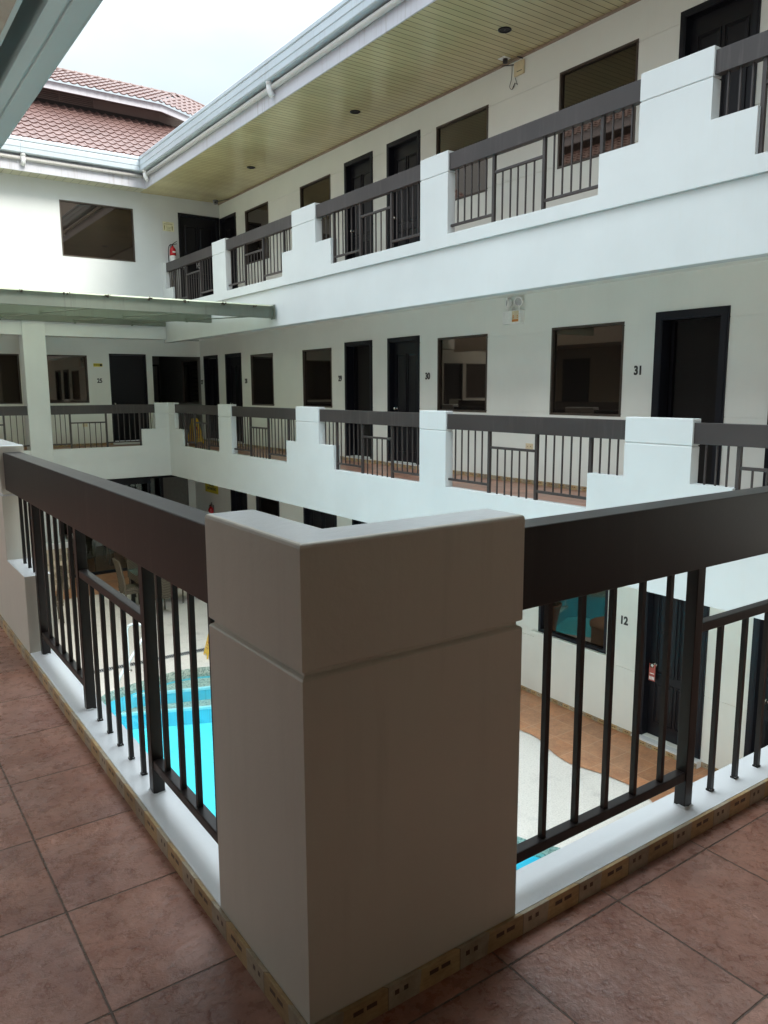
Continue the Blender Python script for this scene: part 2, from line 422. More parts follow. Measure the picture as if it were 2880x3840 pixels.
M['orange'] = plain('orange label print', (.62,.22,.04), .5)
M['redlab'] = plain('red paper tag', (.42,.10,.08), .5)
M['darkgreen'] = plain('dark table glass', (.05,.075,.062), .08, 0, .8)
M['terracotta']= plain('terracotta pot', (.30,.16,.09), .6)
M['tanstone']  = plain('tan masonry', (.42,.27,.17), .6)
M['leaf']   = plain('dark green leaf', (.05,.085,.03), .5)
M['soil']   = plain('soil', (.05,.035,.025), .9)
M['lampglass'] = plain('lamp glass', (.45,.46,.46), .1)

def concrete(name):
    m, nt, b = nodes(name); p = pos(nt)
    n1 = noise(nt, p, .55, 5, .6); n2 = noise(nt, p, 55, 3, .7); n3 = noise(nt, p, 2.6, 6, .7)
    c = ramp(nt, n1, [(.3, (.50,.47,.43)), (.7, (.70,.66,.60))])
    c = mix(nt, .5, c, ramp(nt, n2, [(.36, (.42,.39,.36)), (.5, (.58,.55,.50)), (.66, (.66,.63,.58))]))
    c = mix(nt, ramp(nt, n3, [(.55, (0,0,0)), (.72, (.5,.5,.5))]), c, (.36,.34,.32))
    v = N(nt, 'ShaderNodeTexVoronoi', feature='DISTANCE_TO_EDGE'); v.inputs['Scale'].default_value = .9
    wv = N(nt, 'ShaderNodeVectorMath', operation='MULTIPLY_ADD'); nn = N(nt, 'ShaderNodeTexNoise'); nn.inputs['Scale'].default_value = 2; nn.inputs['Detail'].default_value = 6
    nt.links.new(p, nn.inputs['Vector']); nt.links.new(nn.outputs['Color'], wv.inputs[0]); wv.inputs[1].default_value = (.7,.7,0); nt.links.new(p, wv.inputs[2])
    nt.links.new(wv.outputs[0], v.inputs['Vector'])
    cr = math_(nt, 'MULTIPLY', math_(nt, 'LESS_THAN', v.outputs['Distance'], .004), ramp(nt, noise(nt, p, .8, 2), [(.55, (0,0,0)), (.6, (.5,.5,.5))]))
    c = mix(nt, cr, c, (.22,.2,.19))
    nt.links.new(c, b.inputs['Base Color']); b.inputs['Roughness'].default_value = .75
    bump(nt, b, n2, .25, .004)
    return m
M['deck'] = concrete('pebble washed concrete deck')
def pebble(name, lo, hi, sc=70):
    m, nt, b = nodes(name); p = pos(nt)
    v = N(nt, 'ShaderNodeTexVoronoi'); v.inputs['Scale'].default_value = sc; nt.links.new(p, v.inputs['Vector'])
    bw = N(nt, 'ShaderNodeRGBToBW'); nt.links.new(v.outputs['Color'], bw.inputs[0])
    nt.links.new(ramp(nt, bw.outputs[0], [(.2, lo), (.8, hi)]), b.inputs['Base Color']); b.inputs['Roughness'].default_value = .6
    bump(nt, b, v.outputs['Distance'], .3, .004); return m
M['pebble'] = pebble('pebble wash tread', (.21,.26,.22), (.50,.53,.45), 45)
M['stone']  = pebble('stone cladding', (.30,.25,.18), (.62,.54,.42), 9)
def pooltile(name, c):
    m, nt, b = nodes(name); p = pos(nt); s = sep(nt, p)
    fx = math_(nt, 'FLOORED_MODULO', s[0], .3); fy = math_(nt, 'FLOORED_MODULO', s[1], .3)
    g = math_(nt, 'MAXIMUM', math_(nt, 'LESS_THAN', fx, .006), math_(nt, 'LESS_THAN', fy, .006))
    n = noise(nt, p, 1.2, 4)
    cc = ramp(nt, n, [(.3, tuple(x*.94 for x in c)), (.7, tuple(min(1, x*1.05) for x in c))])
    nt.links.new(mix(nt, math_(nt, 'MULTIPLY', g, .35), cc, tuple(x*.6 for x in c)), b.inputs['Base Color'])
    b.inputs['Roughness'].default_value = .3; return m
M['pool']  = pooltile('pool floor tile', (.15,.80,.88))
M['poolr'] = pooltile('pool riser tile', (.13,.62,.76))
M['nosing']= plain('pale step nosing', (.50,.80,.84), .35)
def watermat():
    m = bpy.data.materials.new('pool water'); m.use_nodes = True; nt = m.node_tree; nt.nodes.clear()
    o = N(nt, 'ShaderNodeOutputMaterial'); t = N(nt, 'ShaderNodeBsdfTransparent'); g = N(nt, 'ShaderNodeBsdfGlossy')
    t.inputs[0].default_value = (.86,.97,.985,1); g.inputs['Roughness'].default_value = .03
    fr = N(nt, 'ShaderNodeFresnel'); fr.inputs[0].default_value = 1.33
    bm = N(nt, 'ShaderNodeBump'); bm.inputs['Strength'].default_value = .05; bm.inputs['Distance'].default_value = .02
    nt.links.new(noise(nt, pos(nt), 5, 3), bm.inputs['Height']); nt.links.new(bm.outputs[0], fr.inputs['Normal']); nt.links.new(bm.outputs[0], g.inputs['Normal'])
    mx = N(nt, 'ShaderNodeMixShader'); nt.links.new(fr.outputs[0], mx.inputs[0]); nt.links.new(t.outputs[0], mx.inputs[1]); nt.links.new(g.outputs[0], mx.inputs[2])
    nt.links.new(mx.outputs[0], o.inputs[0]); return m
M['water'] = watermat()
def rattan():
    m, nt, b = nodes('woven rattan'); p = N(nt, 'ShaderNodeTexCoord').outputs['Object']; s = sep(nt, p)
    f = math_(nt, 'FLOORED_MODULO', math_(nt, 'ADD', s[2], math_(nt, 'MULTIPLY', math_(nt, 'ABSOLUTE', s[0]), .35)), .034)
    st = math_(nt, 'GREATER_THAN', f, .017)
    f2 = math_(nt, 'FLOORED_MODULO', math_(nt, 'ADD', s[1], math_(nt, 'MULTIPLY', math_(nt, 'ABSOLUTE', s[0]), .5)), .04)
    st2 = math_(nt, 'GREATER_THAN', f2, .020)
    nz = sep(nt, N(nt, 'ShaderNodeNewGeometry').outputs['Normal'])
    top = math_(nt, 'GREATER_THAN', nz[2], .7)
    k = math_(nt, 'ADD', math_(nt, 'MULTIPLY', st2, top), math_(nt, 'MULTIPLY', st, math_(nt, 'SUBTRACT', 1.0, top)))
    nt.links.new(mix(nt, k, (.035,.027,.017), (.115,.095,.063)), b.inputs['Base Color']); b.inputs['Roughness'].default_value = .55
    return m
M['rattan'] = rattan()
M['rattanleg'] = plain('rattan wrapped leg', (.085,.068,.044), .5)

# ------------------------------------------------------------------ geometry constants (metres; our floor is z = 0)
W, WA, L, LB = 5.848, 7.33, 16.98, 18.56     # far parapet / far wall of the long wing, parapet / wall of the end wing
T, S, G = .125, 3.22, -3.1
HT, HL, HS = 1.056, .057, .445               # pillar top, ledge, step heights
fA  = lambda u, w, z: (W + w, u, z)
fAW = lambda u, w, z: (WA + w, u, z)
fB  = lambda u, w, z: (u, L + w, z)
fBW = lambda u, w, z: (u, LB + w, z)
fL  = lambda u, w, z: (w, u, z)               # near left parapet
fR  = lambda u, w, z: (u, w, z)               # near right parapet

# ------------------------------------------------------------------ buildings (roots)
wingA = thing('hotel_wing', 'long white hotel wing on the right with two open galleries and rooms 27 to 31', 'building', (WA, 0, G))
wingB = thing('hotel_wing', 'white end wing at the left with red tiled double roof and room 25', 'building', (0, L, G))
wingN = thing('hotel_wing', 'near wing overhead, its grey green gutter crossing the top left corner', 'building', (-2.2, -2.4, G))
wingA.name, wingB.name, wingN.name = 'hotel_wing', 'hotel_wing.001', 'hotel_wing.002'

# --- walls with openings
def wall(name, fm, u0, u1, z0, z1, openings, grooves, mat, parent, t=.2):
    us = [u0, u1]; zs = [z0, z1]
    for a, b, c, d in openings: us += [a, b]; zs += [c, d]
    for g in grooves: zs += [g-.005, g+.005]
    zs = [z for z in zs if z0 <= z <= z1]
    def solid(u, z): return not any(a < u < b and c < z < d for a, b, c, d in openings)
    def off(z): return .008 if any(abs(z-g) < .005 for g in grooves) else 0
    mb = MB(); grid(mb, fm, us, zs, solid, off, t)
    return mb.build(name, mat, parent)

def window(fm, u0, u1, z0, z1, parent, fw=.035, mat=None, dep=.05):
    mb = MB()
    for a, b, c, d in ((u0, u1, z1-fw, z1), (u0, u1, z0, z0+fw), (u0, u0+fw, z0+fw, z1-fw), (u1-fw, u1, z0+fw, z1-fw)):
        mb.mbox(fm, a, b, -.006, dep+.03, c, d)
    o = mb.build('window', mat or M['bronze'], parent, bevel=.002)
    pb = MB(); pb.mbox(fm, u0+fw, u1-fw, dep, dep+.012, z0+fw, z1-fw)
    pb.build('pane', M['pane'], o)
    return o

def door(fm, u0, u1, z0, z1, parent, style='panel', knob_side=1, fw=.075, knob=True):
    """style: panel = closed panelled leaf, flat = closed flat leaf, open = leaf swung into a dark room"""
    lf = MB(); a, b = u0+fw, u1-fw; zt = z1-fw
    if style == 'open':
        lf.mbox(fm, b-.045, b-.005, .16, .16+(b-a)*.95, z0+.01, zt-.01)
        for (p0, p1) in ((.10, .42), (.48, .80)):
            for (q0, q1) in ((.12, .95), (1.08, 1.9)):
                lf.mbox(fm, b-.053, b-.045, .16+p0*(b-a), .16+p1*(b-a), z0+q0, z0+q1)
    else:
        w0 = .085
        lf.mbox(fm, a+.003, b-.003, w0, w0+.04, z0+.006, zt-.003)
        if style == 'panel':
            wd = b-a; hh = zt-z0
            for (p0, p1) in ((.13, .46), (.54, .87)):
                for (q0, q1) in ((.09, .34), (.40, .90)):
                    c0, c1, d0, d1 = a+wd*p0, a+wd*p1, z0+hh*q0, z0+hh*q1
                    # raised field with sloping edges, and a moulding round it
                    r = .012
                    for (e0, e1, f0, f1) in ((c0-r, c1+r, d1, d1+r), (c0-r, c1+r, d0-r, d0), (c0-r, c0, d0, d1), (c1, c1+r, d0, d1)):
                        lf.mbox(fm, e0, e1, w0-.012, w0, f0, f1)
                    s_ = .035
                    o4 = [fm(c0+s_*.4, w0, d0+s_*.4), fm(c1-s_*.4, w0, d0+s_*.4), fm(c1-s_*.4, w0, d1-s_*.4), fm(c0+s_*.4, w0, d1-s_*.4)]
                    i4 = [fm(c0+s_, w0-.009, d0+s_), fm(c1-s_, w0-.009, d0+s_), fm(c1-s_, w0-.009, d1-s_), fm(c0+s_, w0-.009, d1-s_)]
                    lf.face(i4)
                    for k in range(4): lf.face([o4[k], o4[(k+1)%4], i4[(k+1)%4], i4[k]])
    d = lf.build('door', M['doorm'], parent, bevel=0)
    fr = MB()
    for k, (i0, w0, w1) in enumerate(((0, -.016, .15), (.02, -.022, -.016))):
        fr.mbox(fm, u0+i0, u0+fw-(.015 if k else 0), w0, w1, z0, z1-i0)
        fr.mbox(fm, u1-fw+(.015 if k else 0), u1-i0, w0, w1, z0, z1-i0)
        fr.mbox(fm, u0+fw-(.015 if k else 0), u1-fw+(.015 if k else 0), w0, w1, z1-fw+(.015 if k else 0), z1-i0)
    fr.build('door_frame', M['frame'], d)
    if knob and style != 'open':
        ku = b-.07 if knob_side > 0 else a+.07
        c = fm(ku, .085, z0+.93); ax = 'x' if fm(0, 1, 0)[0] != fm(0, 0, 0)[0] else 'y'
        MB().lathe(c, [(.034, 0), (.034, -.006), (.012, -.010), (.012, -.032), (.026, -.038), (.030, -.052), (.022, -.066), (.004, -.070)], 18, 0, ax).build('door_knob', M['chrome'], d)
    return d
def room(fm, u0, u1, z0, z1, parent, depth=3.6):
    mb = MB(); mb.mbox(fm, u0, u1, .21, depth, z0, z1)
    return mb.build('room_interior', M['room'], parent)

# ---- long wing: openings per storey
d31, w31 = (3.62, 4.55), (5.0, 6.185); w30, d30 = (7.45, 8.62), (9.09, 10.0)
d29, w29 = (10.48, 11.4), (11.89, 13.04); w28, d28 = (14.37, 15.5), (16.01, 16.92)
d27, w27 = (17.39, 18.29), (18.74, 19.89); d32 = (2.2, 3.12)
zD0, zD1, zW0, zW1 = .08, 2.22, .99, 2.15
op = [(a, b, zD0, zD1) for a, b in (d31, d30, d29, d28, d27, d32)] + [(a, b, zW0, zW1) for a, b in (w31, w30, w29, w28, w27)]
wall('wall', fAW, -3, LB, -.05, 2.64, [o for o in op if o[1] < LB], (1.022, 2.10), M['cream'], wingA)
M['passage'] = paint('passage shade grey', (.20,.205,.20), .6, .06)  # darker copy of the cream wall; the passage's dimness is put into its colour
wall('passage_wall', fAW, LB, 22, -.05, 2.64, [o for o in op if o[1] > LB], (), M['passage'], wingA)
for a, b in (w31, w30, w29, w28, w27): window(fAW, a, b, zW0, zW1, wingA, .03, None, .035)
door(fAW, *d31, zD0, zD1, wingA, 'open', fw=.10); door(fAW, *d30, zD0, zD1, wingA, 'panel', 1)
door(fAW, *d29, zD0, zD1, wingA, 'open'); door(fAW, *d28, zD0, zD1, wingA, 'panel', 1)
door(fAW, *d27, zD0, zD1, wingA, 'panel', -1); door(fAW, *d32, zD0, zD1, wingA, 'panel', 1)
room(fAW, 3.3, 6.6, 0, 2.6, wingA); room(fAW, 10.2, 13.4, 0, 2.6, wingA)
for dd in (d31, d30, d29, d28, d27, d32):          # white thresholds with the skirting on the front
    MB().mbox(fAW, dd[0]-.02, dd[1]+.02, -.055, .2, 0, .079).build('threshold', M['ledge'], wingA)
    MB().mbox(fAW, dd[0]-.02, dd[1]+.02, -.063, -.055, 0, .06).build('skirting', M['skirt'], wingA)
# upper storey
U = 3.20
opu = [(a, b, zD0+U, zD1+U-.01) for a, b in ((3.5, 4.42), d30, (10.43, 11.34), (16.05, 16.95), (2.1, 3.0))] + \
      [(a, b, zW0+U-.02, zW1+U-.01) for a, b in ((4.97, 6.175), (7.51, 8.69), (11.84, 13.01), (14.41, 15.56))]
wall('wall', fAW, -3, 17.1, 3.15, 5.80, opu, (4.205, 5.30), M['cream'], wingA)
for o4 in opu[5:]: window(fAW, *o4, wingA, .03, None, .03)
for o4, ks in zip(opu[:5], (1, 1, 1, 1, 1)): door(fAW, *o4, wingA, 'panel', ks)
# ground storey
opg = [(3.64, 4.53, -3.01, -.85), (2.2, 3.11, -3.01, -.85), (5.07, 6.28, -2.12, -.95), (15.93, 16.87, -3.01, -.85), (14.25, 15.44, -2.12, -.85),
       (11.78, 13.12, -3.01, -.85), (7.5, 8.6, -2.12, -.95), (9.1, 10.0, -3.01, -.85), (10.3, 11.2, -3.01, -.85)]
wall('wall', fAW, -3, 24.2, G-.05, -.55, opg, (-2.22,), M['cream'], wingA)
for k, o4 in enumerate(opg):
    if k in (2, 4, 6):
        window(fAW, *o4, wingA, .045, M['frame'])
        if k != 4:
            sb = MB(); sb.mbox(fAW, o4[0]-.1, o4[1]+.1, -.05, .0, o4[2]-.05, o4[2]); sb.mbox(fAW, o4[0]-.06, o4[1]+.06, -.022, .0, o4[2]-.15, o4[2]-.05)
            sb.build('window_sill', M['cream'], wingA, bevel=.004)
    else:
        dr = door(fAW, *o4, wingA, 'panel', 1 if k != 5 else -1)
        MB().mbox(fAW, o4[0]-.02, o4[1]+.02, -.10, .2, G, G+.088).build('threshold', M['ledge'], wingA)
        MB().mbox(fAW, o4[0]-.02, o4[1]+.02, -.108, -.10, G+.004, G+.064).build('skirting', M['skirt'], wingA)
# skirting along the walls between the doors
def runs(u0, u1, gaps):
    out = []; a = u0
    for g0, g1 in sorted(gaps):
        if g0 > a: out.append((a, g0))
        a = max(a, g1)
    if u1 > a: out.append((a, u1))
    return out
sk = MB()
for a, b in runs(-3, 22, [(d[0]-.02, d[1]+.02) for d in (d31, d30, d29, d28, d27, d32)]): sk.mbox(fAW, a, b, -.009, 0, 0, .06)
sk.build('skirting', M['skirt'], wingA)
sk = MB()
for a, b in runs(-3, 22, [(o[0]-.02, o[1]+.02) for k, o in enumerate(opg) if k not in (2, 4, 6)]): sk.mbox(fAW, a, b, -.009, 0, G+.004, G+.064)
sk.build('skirting', M['skirt'], wingA)

# ---- parapets of the long wing
def parapet(name, fm, u0, u1, zb, pil, parent, dz=0, corner=None, mat=None, extra_bottom=None):
    us = [u0, u1]; st = []
    for p in pil:
        a, b, s0, s1 = p
        us += [a, b, a-s0, b+s1]; st.append((a-s0, b+s1))
    zs = [zb, HL+dz, HS+dz]
    def solid(u, z): return z < HL+dz or any(a < u < b for a, b in st)
    mb = MB(); grid(mb, fm, us, zs, solid, None, T)
    for a, b, s0, s1 in pil:
        poly = [fm(a, 0, 0)[:2], fm(b, 0, 0)[:2], fm(b, T, 0)[:2], fm(a, T, 0)[:2]]
        if corner and (a, b) == corner[0]: poly = corner[1]
        pillar(mb, poly, HS+dz, HT+dz)
    return mb.build(name, mat or M['white'], parent, bevel=.006)
pA = [(3.025, 3.783, .43, .465), (6.62, 7.18, 0, 0), (9.91, 10.683, .465, .37), (13.393, 14.036, 0, 0)]
Lc = [(W, 16.61), (W+T, 16.61), (W+T, L+T), (5.518, L+T), (5.518, L), (W, L)]
parapet('parapet', fA, T, L+T, -.686, [(T, .58, 0, .43)] + pA + [(16.61, L+T, .5, 0)], wingA, 0, ((16.61, L+T), Lc))
parapet('parapet', fA, -.4, L, 3.12, [(-.02, .58, 0, .43)] + pA + [(16.75, L, .42, 0)], wingA, S)
# beam below the upper parapet (set back 35 mm) with the gallery slab behind it
MB().box(W+.035, W+.19, -.4, L+.2, 2.46, 3.119).build('beam', M['white'], wingA, bevel=.005)
MB().box(W+.19, WA-.001, -3, 22, 2.64, 3.10).build('slab', M['cream'], wingA)
MB().box(W+T, WA-.001, T, LB-.001, -.62, -.004).build('slab', M['cream'], wingA)
MB().box(W+T, WA-.01, T, LB+3.4, -.004, 0).build('gallery_floor', M['tilefar'], wingA)
MB().box(W+T, WA-.001, -3, L-.001, 3.10, 3.22).build('gallery_floor', M['tilefar'], wingA)

# ---- eaves of the long wing
XF, ZC = 5.42, 5.77                                     # fascia plane, soffit height
MB().box(XF, WA+.0, -6, L+.01, ZC, ZC+.03).build('soffit', M['soffit'], wingA)
MB().box(WA-.03, WA-.001, -6, L-.001, ZC-.03, ZC-.002).build('soffit_trim', M['soffitn'], wingA)
fb = MB(); fb.box(XF-.02, XF, -6, 16.55, ZC-.012, ZC+.33); fb.build('fascia', M['fascia'], wingA, bevel=.003)
def gutter_profile(sgn=1):      # (distance out from the fascia, height above the soffit)
    return [(.0, .30), (.135, .30), (.148, .315), (.150, .40), (.158, .415), (.158, .50), (.150, .52), (.166, .535), (.166, .585), (.155, .60), (.135, .60), (.130, .585), (.130, .34), (.0, .335)]
def extrude_profile(mb, prof, fm, u0f, u1f):
    n = len(prof)
    A = [fm(u0f(d), d, h) for d, h in prof]; B = [fm(u1f(d), d, h) for d, h in prof]
    for i in range(n): mb.face([A[i], B[i], B[(i+1)%n], A[(i+1)%n]])
    mb.face(A); mb.face(list(reversed(B)))
gt = MB()
cuts = [-6 + 2.45*k for k in range(10)]
cuts = [c for c in cuts if c < 16.0]
for k, c in enumerate(cuts):
    e = cuts[k+1]-.004 if k+1 < len(cuts) else None
    extrude_profile(gt, gutter_profile(), lambda u, d, h: (XF-.02-d, u, ZC+h),
                    (lambda d, c=c: c), (lambda d, e=e: e if e is not None else 16.53-d))
gA = gt.build('gutter', M['gutter'], wingA)
MB().tube([(XF-.062, -6, ZC+.225), (XF-.062, 16.49, ZC+.225)], .042, 14).build('rain_pipe', M['pvc'], gA)
def elbow(parent, x, y, ax):
    mb = MB()
    P = [(0, 0, .33), (0, 0, .25), (.004, 0, .19), (.02, 0, .14), (.06, 0, .105)]
    if ax == 'x': pts = [(XF-.105+p[0], y, ZC+p[2]) for p in P]
    else: pts = [(x, 16.55-.105+p[0], ZC+p[2]) for p in P]
    mb.tube(pts, .048, 16); mb.tube([pts[0], pts[1]], .053, 16)
    return mb.build('downspout', M['pvcw'], parent)
for y in (16.25, 10.33, 4.4): elbow(gA, 0, y, 'x')

# ---- roof tiles
def tiles(mb, org, du, dv, rows, pitch, ulim, row0=0, du_step=.02, per=.192):
    """rows of S tiles; org = eave corner, du = unit along the eave, dv = unit up the slope (3D); ulim(v) -> (u0, u1)"""
    du = Vector(du); dv = Vector(dv); nn = du.cross(dv).normalized(); org = Vector(org)
    if nn.z < 0: nn = -nn
    def prof(u):
        t = (u / per) % 1
        if t < .42: return .024*math.sin(math.pi*t/.42)
        return -.010*math.sin(math.pi*(t-.42)/.58)
    for r in range(rows):
        v0, v1 = r*pitch, (r+1)*pitch + .01
        a0, b0 = ulim(v0)
        nst = max(2, int((b0-a0)/du_step)); sh = 0
        prevs = None
        for k in range(nst+1):
            u = a0 + (b0-a0)*k/nst; h = prof(u+sh) + .012*math.sin(r*5.1+u*.7)*.15
            u1_ = u
            p_lo0 = org + du*u + dv*v0 + nn*(h - .004)
            p_lo = org + du*u + dv*v0 + nn*(h + .024)
            p_hi = org + du*u1_ + dv*v1 + nn*(h + .0)
            if prevs:
                mb.face([prevs[1], p_lo, p_hi, prevs[2]], 0, True)
                mb.face([prevs[0], p_lo0, p_lo, prevs[1]], 0, False)
            prevs = (p_lo0, p_lo, p_hi)
m1 = .62; c1 = math.hypot(1, m1)
rf = MB()
tiles(rf, (-1.5, 16.40, 6.22), (1,0,0), (0, 1/c1, m1/c1), 13, .285, lambda v: (0, min(9.5, 5.35+1.5 + v/c1 + .05)))
rf.build('roof', M['roof'], wingB, weld=False)
ra = MB()
tiles(ra, (5.36, -6, 6.22), (0,1,0), (1/c1, 0, m1/c1), 12, .285, lambda v: (0, 22.4 + v/c1), du_step=.032)
ra.build('roof', M['roof'], wingA, weld=False)
# upper tier of the end wing
ua = Vector((.81, .40, 0)).normalized()               # direction of the kinked eave
K0 = Vector((6.72, 18.85, 8.43)); m2 = .5; c2 = math.hypot(1, m2)
ur = MB()
nb = Vector((-ua.y, ua.x, 0)); D = Vector((1.14, 1.55, .81))       # edge between the two slopes
l1 = math.hypot(D.y, D.z); v1_ = Vector((0, D.y, D.z))/l1
tiles(ur, (-1.5, 18.80, 8.44), (1,0,0), v1_, 6, l1/6, lambda v: (0, 8.22 + D.x*v/l1))
hb_ = D.dot(nb); l2 = math.hypot(hb_, D.z); v2_ = (nb*hb_ + Vector((0,0,D.z)))/l2; du2 = D.dot(ua)
tiles(ur, (6.72, 18.80, 8.44), ua, v2_, 5, l2/5, lambda v: (du2*v/l2, 3.6))
rz = 8.44 + D.z; ry = 18.80 + D.y
rp = [(-1.5, ry, rz), (7.86, ry, rz), (7.86+ua.x*3, ry+ua.y*3, rz)]
ur.tube(rp, .045, 10)
for k in range(33): ur.tube([(-1.4+k*.28, ry, rz), (-1.4+k*.28+.05, ry, rz)], .055, 10)
ur.build('roof', M['roof'], wingB, weld=False)
fz = MB()
def board(mb, path, th, z0, z1):
    for (a, b) in zip(path[:-1], path[1:]):
        a = Vector(a); b = Vector(b); n = (b-a).normalized(); n = Vector((-n.y, n.x))*th
        mb.prism([tuple(a), tuple(b), tuple(b+n), tuple(a+n)], z0, z1)
board(fz, [(-1.5, 18.9), (6.72, 18.9), (9.4, 20.22)], .03, 8.26, 8.43)
fz.build('fascia', M['fascia'], wingB)
cw = MB(); board(cw, [(-1.5, 19.45), (6.85, 19.45), (9.3, 20.65)], .1, 7.7, 8.42); cw.build('clerestory_wall', M['brownwall'], wingB)
so = MB(); so.prism([(-1.5, 18.93), (6.72, 18.93), (9.4, 20.25), (9.4, 21), (-1.5, 21)], 8.395, 8.42); so.build('soffit', M['brownwall'], wingB)
fl = MB(); board(fl, [(-1.5, 19.38), (6.83, 19.38), (9.28, 20.58)], .07, 7.9, 8.17); fl.build('gap_strip', M['black'], wingB)  # black strip filling the dark gap along the clerestory foot
lv = MB()
for k in range(5): lv.box(2.2, 5.2, 19.40, 19.45, 8.185+k*.042, 8.205+k*.042)
for x in (2.2, 3.0, 4.4, 5.2): lv.box(x-.012, x+.012, 19.385, 19.45, 8.175, 8.39)
lvo = lv.build('louver_vent', M['brownwall'], wingB)
MB().box(2.22, 5.18, 19.443, 19.449, 8.18, 8.385).build('vent_gap', M['black'], lvo)

# ---- end wing (B)
YF = 16.55
MB().box(-3, XF-.001, YF, L+.001, ZC, ZC+.03).build('soffit', M['soffitb'], wingB)
MB().box(-3, XF-.02, YF-.02, YF, ZC-.012, ZC+.33).build('fascia', M['fascia'], wingB, bevel=.003)
gb = MB()
for c, e in ((-3, .4), (.404, 2.85), (2.854, None)):
    extrude_profile(gb, gutter_profile(), lambda u, d, h: (u, YF-.02-d, ZC+h), (lambda d, c=c: c), (lambda d, e=e: e if e is not None else XF-.024-d))
gB = gb.build('gutter', M['gutter'], wingB)
MB().tube([(-3, YF-.062, ZC+.225), (XF-.1, YF-.062, ZC+.225)], .042, 14).build('rain_pipe', M['pvc'], gB)
elbow(gB, 2.90, 0, 'y')
# upper wall of the end wing: from the beam up to the soffit, then the gallery end with door 46
wall('wall', fB, -3, W+.03, 2.53, 5.80, [(3.665, 5.24, 4.235, 5.395)], (), M['white'], wingB, .2)
window(fB, 3.665, 5.24, 4.235, 5.395, wingB, .026, None, .03)
wall('wall', fB, W+.031, WA+.2, 3.15, 5.80, [(6.29, 7.31, 3.28, 5.44)], (), M['white'], wingB, .2)
door(fB, 6.29, 7.31, 3.28, 5.44, wingB, 'panel', -1, .05)
MB().box(-3, W+.188, L+.2, LB, 2.60, 3.1).build('slab', M['cream'], wingB)
# middle storey
opb = [(4.97, 5.885, .08, 2.245), (6.05, 7.33, -.06, 2.215), (3.30, 4.44, 1.05, 2.19), (1.55, 2.92, 1.05, 2.19), (-.8, .2, .08, 2.24), (-2.9, -1.9, 1.05, 2.19), (-1.75, -.95, .08, 2.19)]
wall('wall', fBW, -3, WA-.001, -.05, 2.62, opb, (), M['cream'], wingB)
door(fBW, *opb[0], wingB, 'flat', -1, .03); window(fBW, *opb[2], wingB, .03); window(fBW, *opb[3], wingB, .03); door(fBW, *opb[4], wingB, 'flat', -1, .03); window(fBW, *opb[5], wingB, .03); door(fBW, *opb[6], wingB, 'flat', -1, .03)
MB().mbox(fBW, 4.95, 5.9, -.055, .2, 0, .079).build('threshold', M['ledge'], wingB)
sk = MB()
for a, b in runs(-3, 6.05, [(4.95, 5.9)]): sk.mbox(fBW, a, b, -.009, 0, 0, .06)
sk.build('skirting', M['skirt'], wingB)
# passage beyond the corner: dark end wall with a door and a louvred window
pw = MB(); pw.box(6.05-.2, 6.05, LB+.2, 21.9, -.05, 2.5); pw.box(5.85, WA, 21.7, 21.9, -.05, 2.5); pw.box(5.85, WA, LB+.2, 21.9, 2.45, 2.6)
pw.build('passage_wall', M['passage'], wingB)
lw = MB()
for k in range(9): lw.face([(6.1, 21.69, .95+k*.13), (6.42, 21.69, .95+k*.13), (6.42, 21.62, .95+k*.13+.09), (6.1, 21.62, .95+k*.13+.09)])
lw.build('louvre_window', M['lampglass'], wingB)
door(lambda u, w, z: (u, 21.69+w, z), 6.5, 7.3, .0, 2.1, wingB, 'flat', 1, .05, knob=False)
pB = [(5.517, W-.001, .335, 0)]
us = [-3, W, 5.182, 5.518]
pm = MB(); grid(pm, fB, us, [-.686, HL, HS], lambda u, z: z < HL or u > 5.182, None, T); pm.build('parapet', M['white'], wingB, bevel=.006)
MB().box(-3, W+T-.001, L+T, LB-.001, -.62, -.004).build('slab', M['cream'], wingB)
MB().box(-3, W+T-.001, L+T, LB, -.004, 0).build('gallery_floor', M['tilefar'], wingB)
# ground storey of the end wing: restaurant front
GY = 17.88
gf = MB()
gf.box(-3, 5.62, GY-.03, GY+.05, G, G+.07); gf.box(-3, 5.62, GY-.03, GY+.05, -.95, -.62)
for x in (-1.5, .4, 2.0, 3.42, 5.58): gf.box(x-.03, x+.03, GY-.02, GY+.04, G+.07, -.95)
gf.box(5.56, 5.62, GY, 19.3, G, G+.07); gf.box(5.60, WA-.2, 19.28, 19.34, -1.0, -.62); gf.box(6.35, 6.42, 19.27, 19.34, G, -1.0); gf.box(5.6, WA-.2, 19.28, 19.34, G, G+.07)
gfo = gf.build('glass_front', M['frame'], wingB)
gg = MB(); gg.box(-3, 5.55, GY, GY+.012, G+.07, -.95); gg.box(5.58, 5.592, GY+.05, 19.28, G+.07, -.95); gg.box(5.62, 6.35, 19.30, 19.312, G+.07, -1.0)
gg.build('glass', glass_clear('tinted shopfront glass', (.84,.86,.84)), gfo)
MB().box(6.42, WA-.2, 19.29, 19.33, G+.05, -1.0).build('door', plain('grey door leaf', (.16,.155,.14), .4), wingB)
hb = MB(); hb.tube([(5.86, 19.26, -2.3), (5.86, 19.22, -2.3), (5.86, 19.22, -1.3), (5.86, 19.26, -1.3)], .014, 8); hb.box(5.5, 5.95, 19.15, 19.29, -1.16, -1.07)
hb.build('door_handle', M['chrome'], gfo)
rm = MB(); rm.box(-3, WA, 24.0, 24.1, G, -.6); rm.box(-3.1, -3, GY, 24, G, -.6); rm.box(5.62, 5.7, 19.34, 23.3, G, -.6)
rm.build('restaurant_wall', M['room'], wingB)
MB().box(-3.1, WA, L+T, 24.1, -.66, -.62).build('restaurant_ceiling', M['black'], wingB)
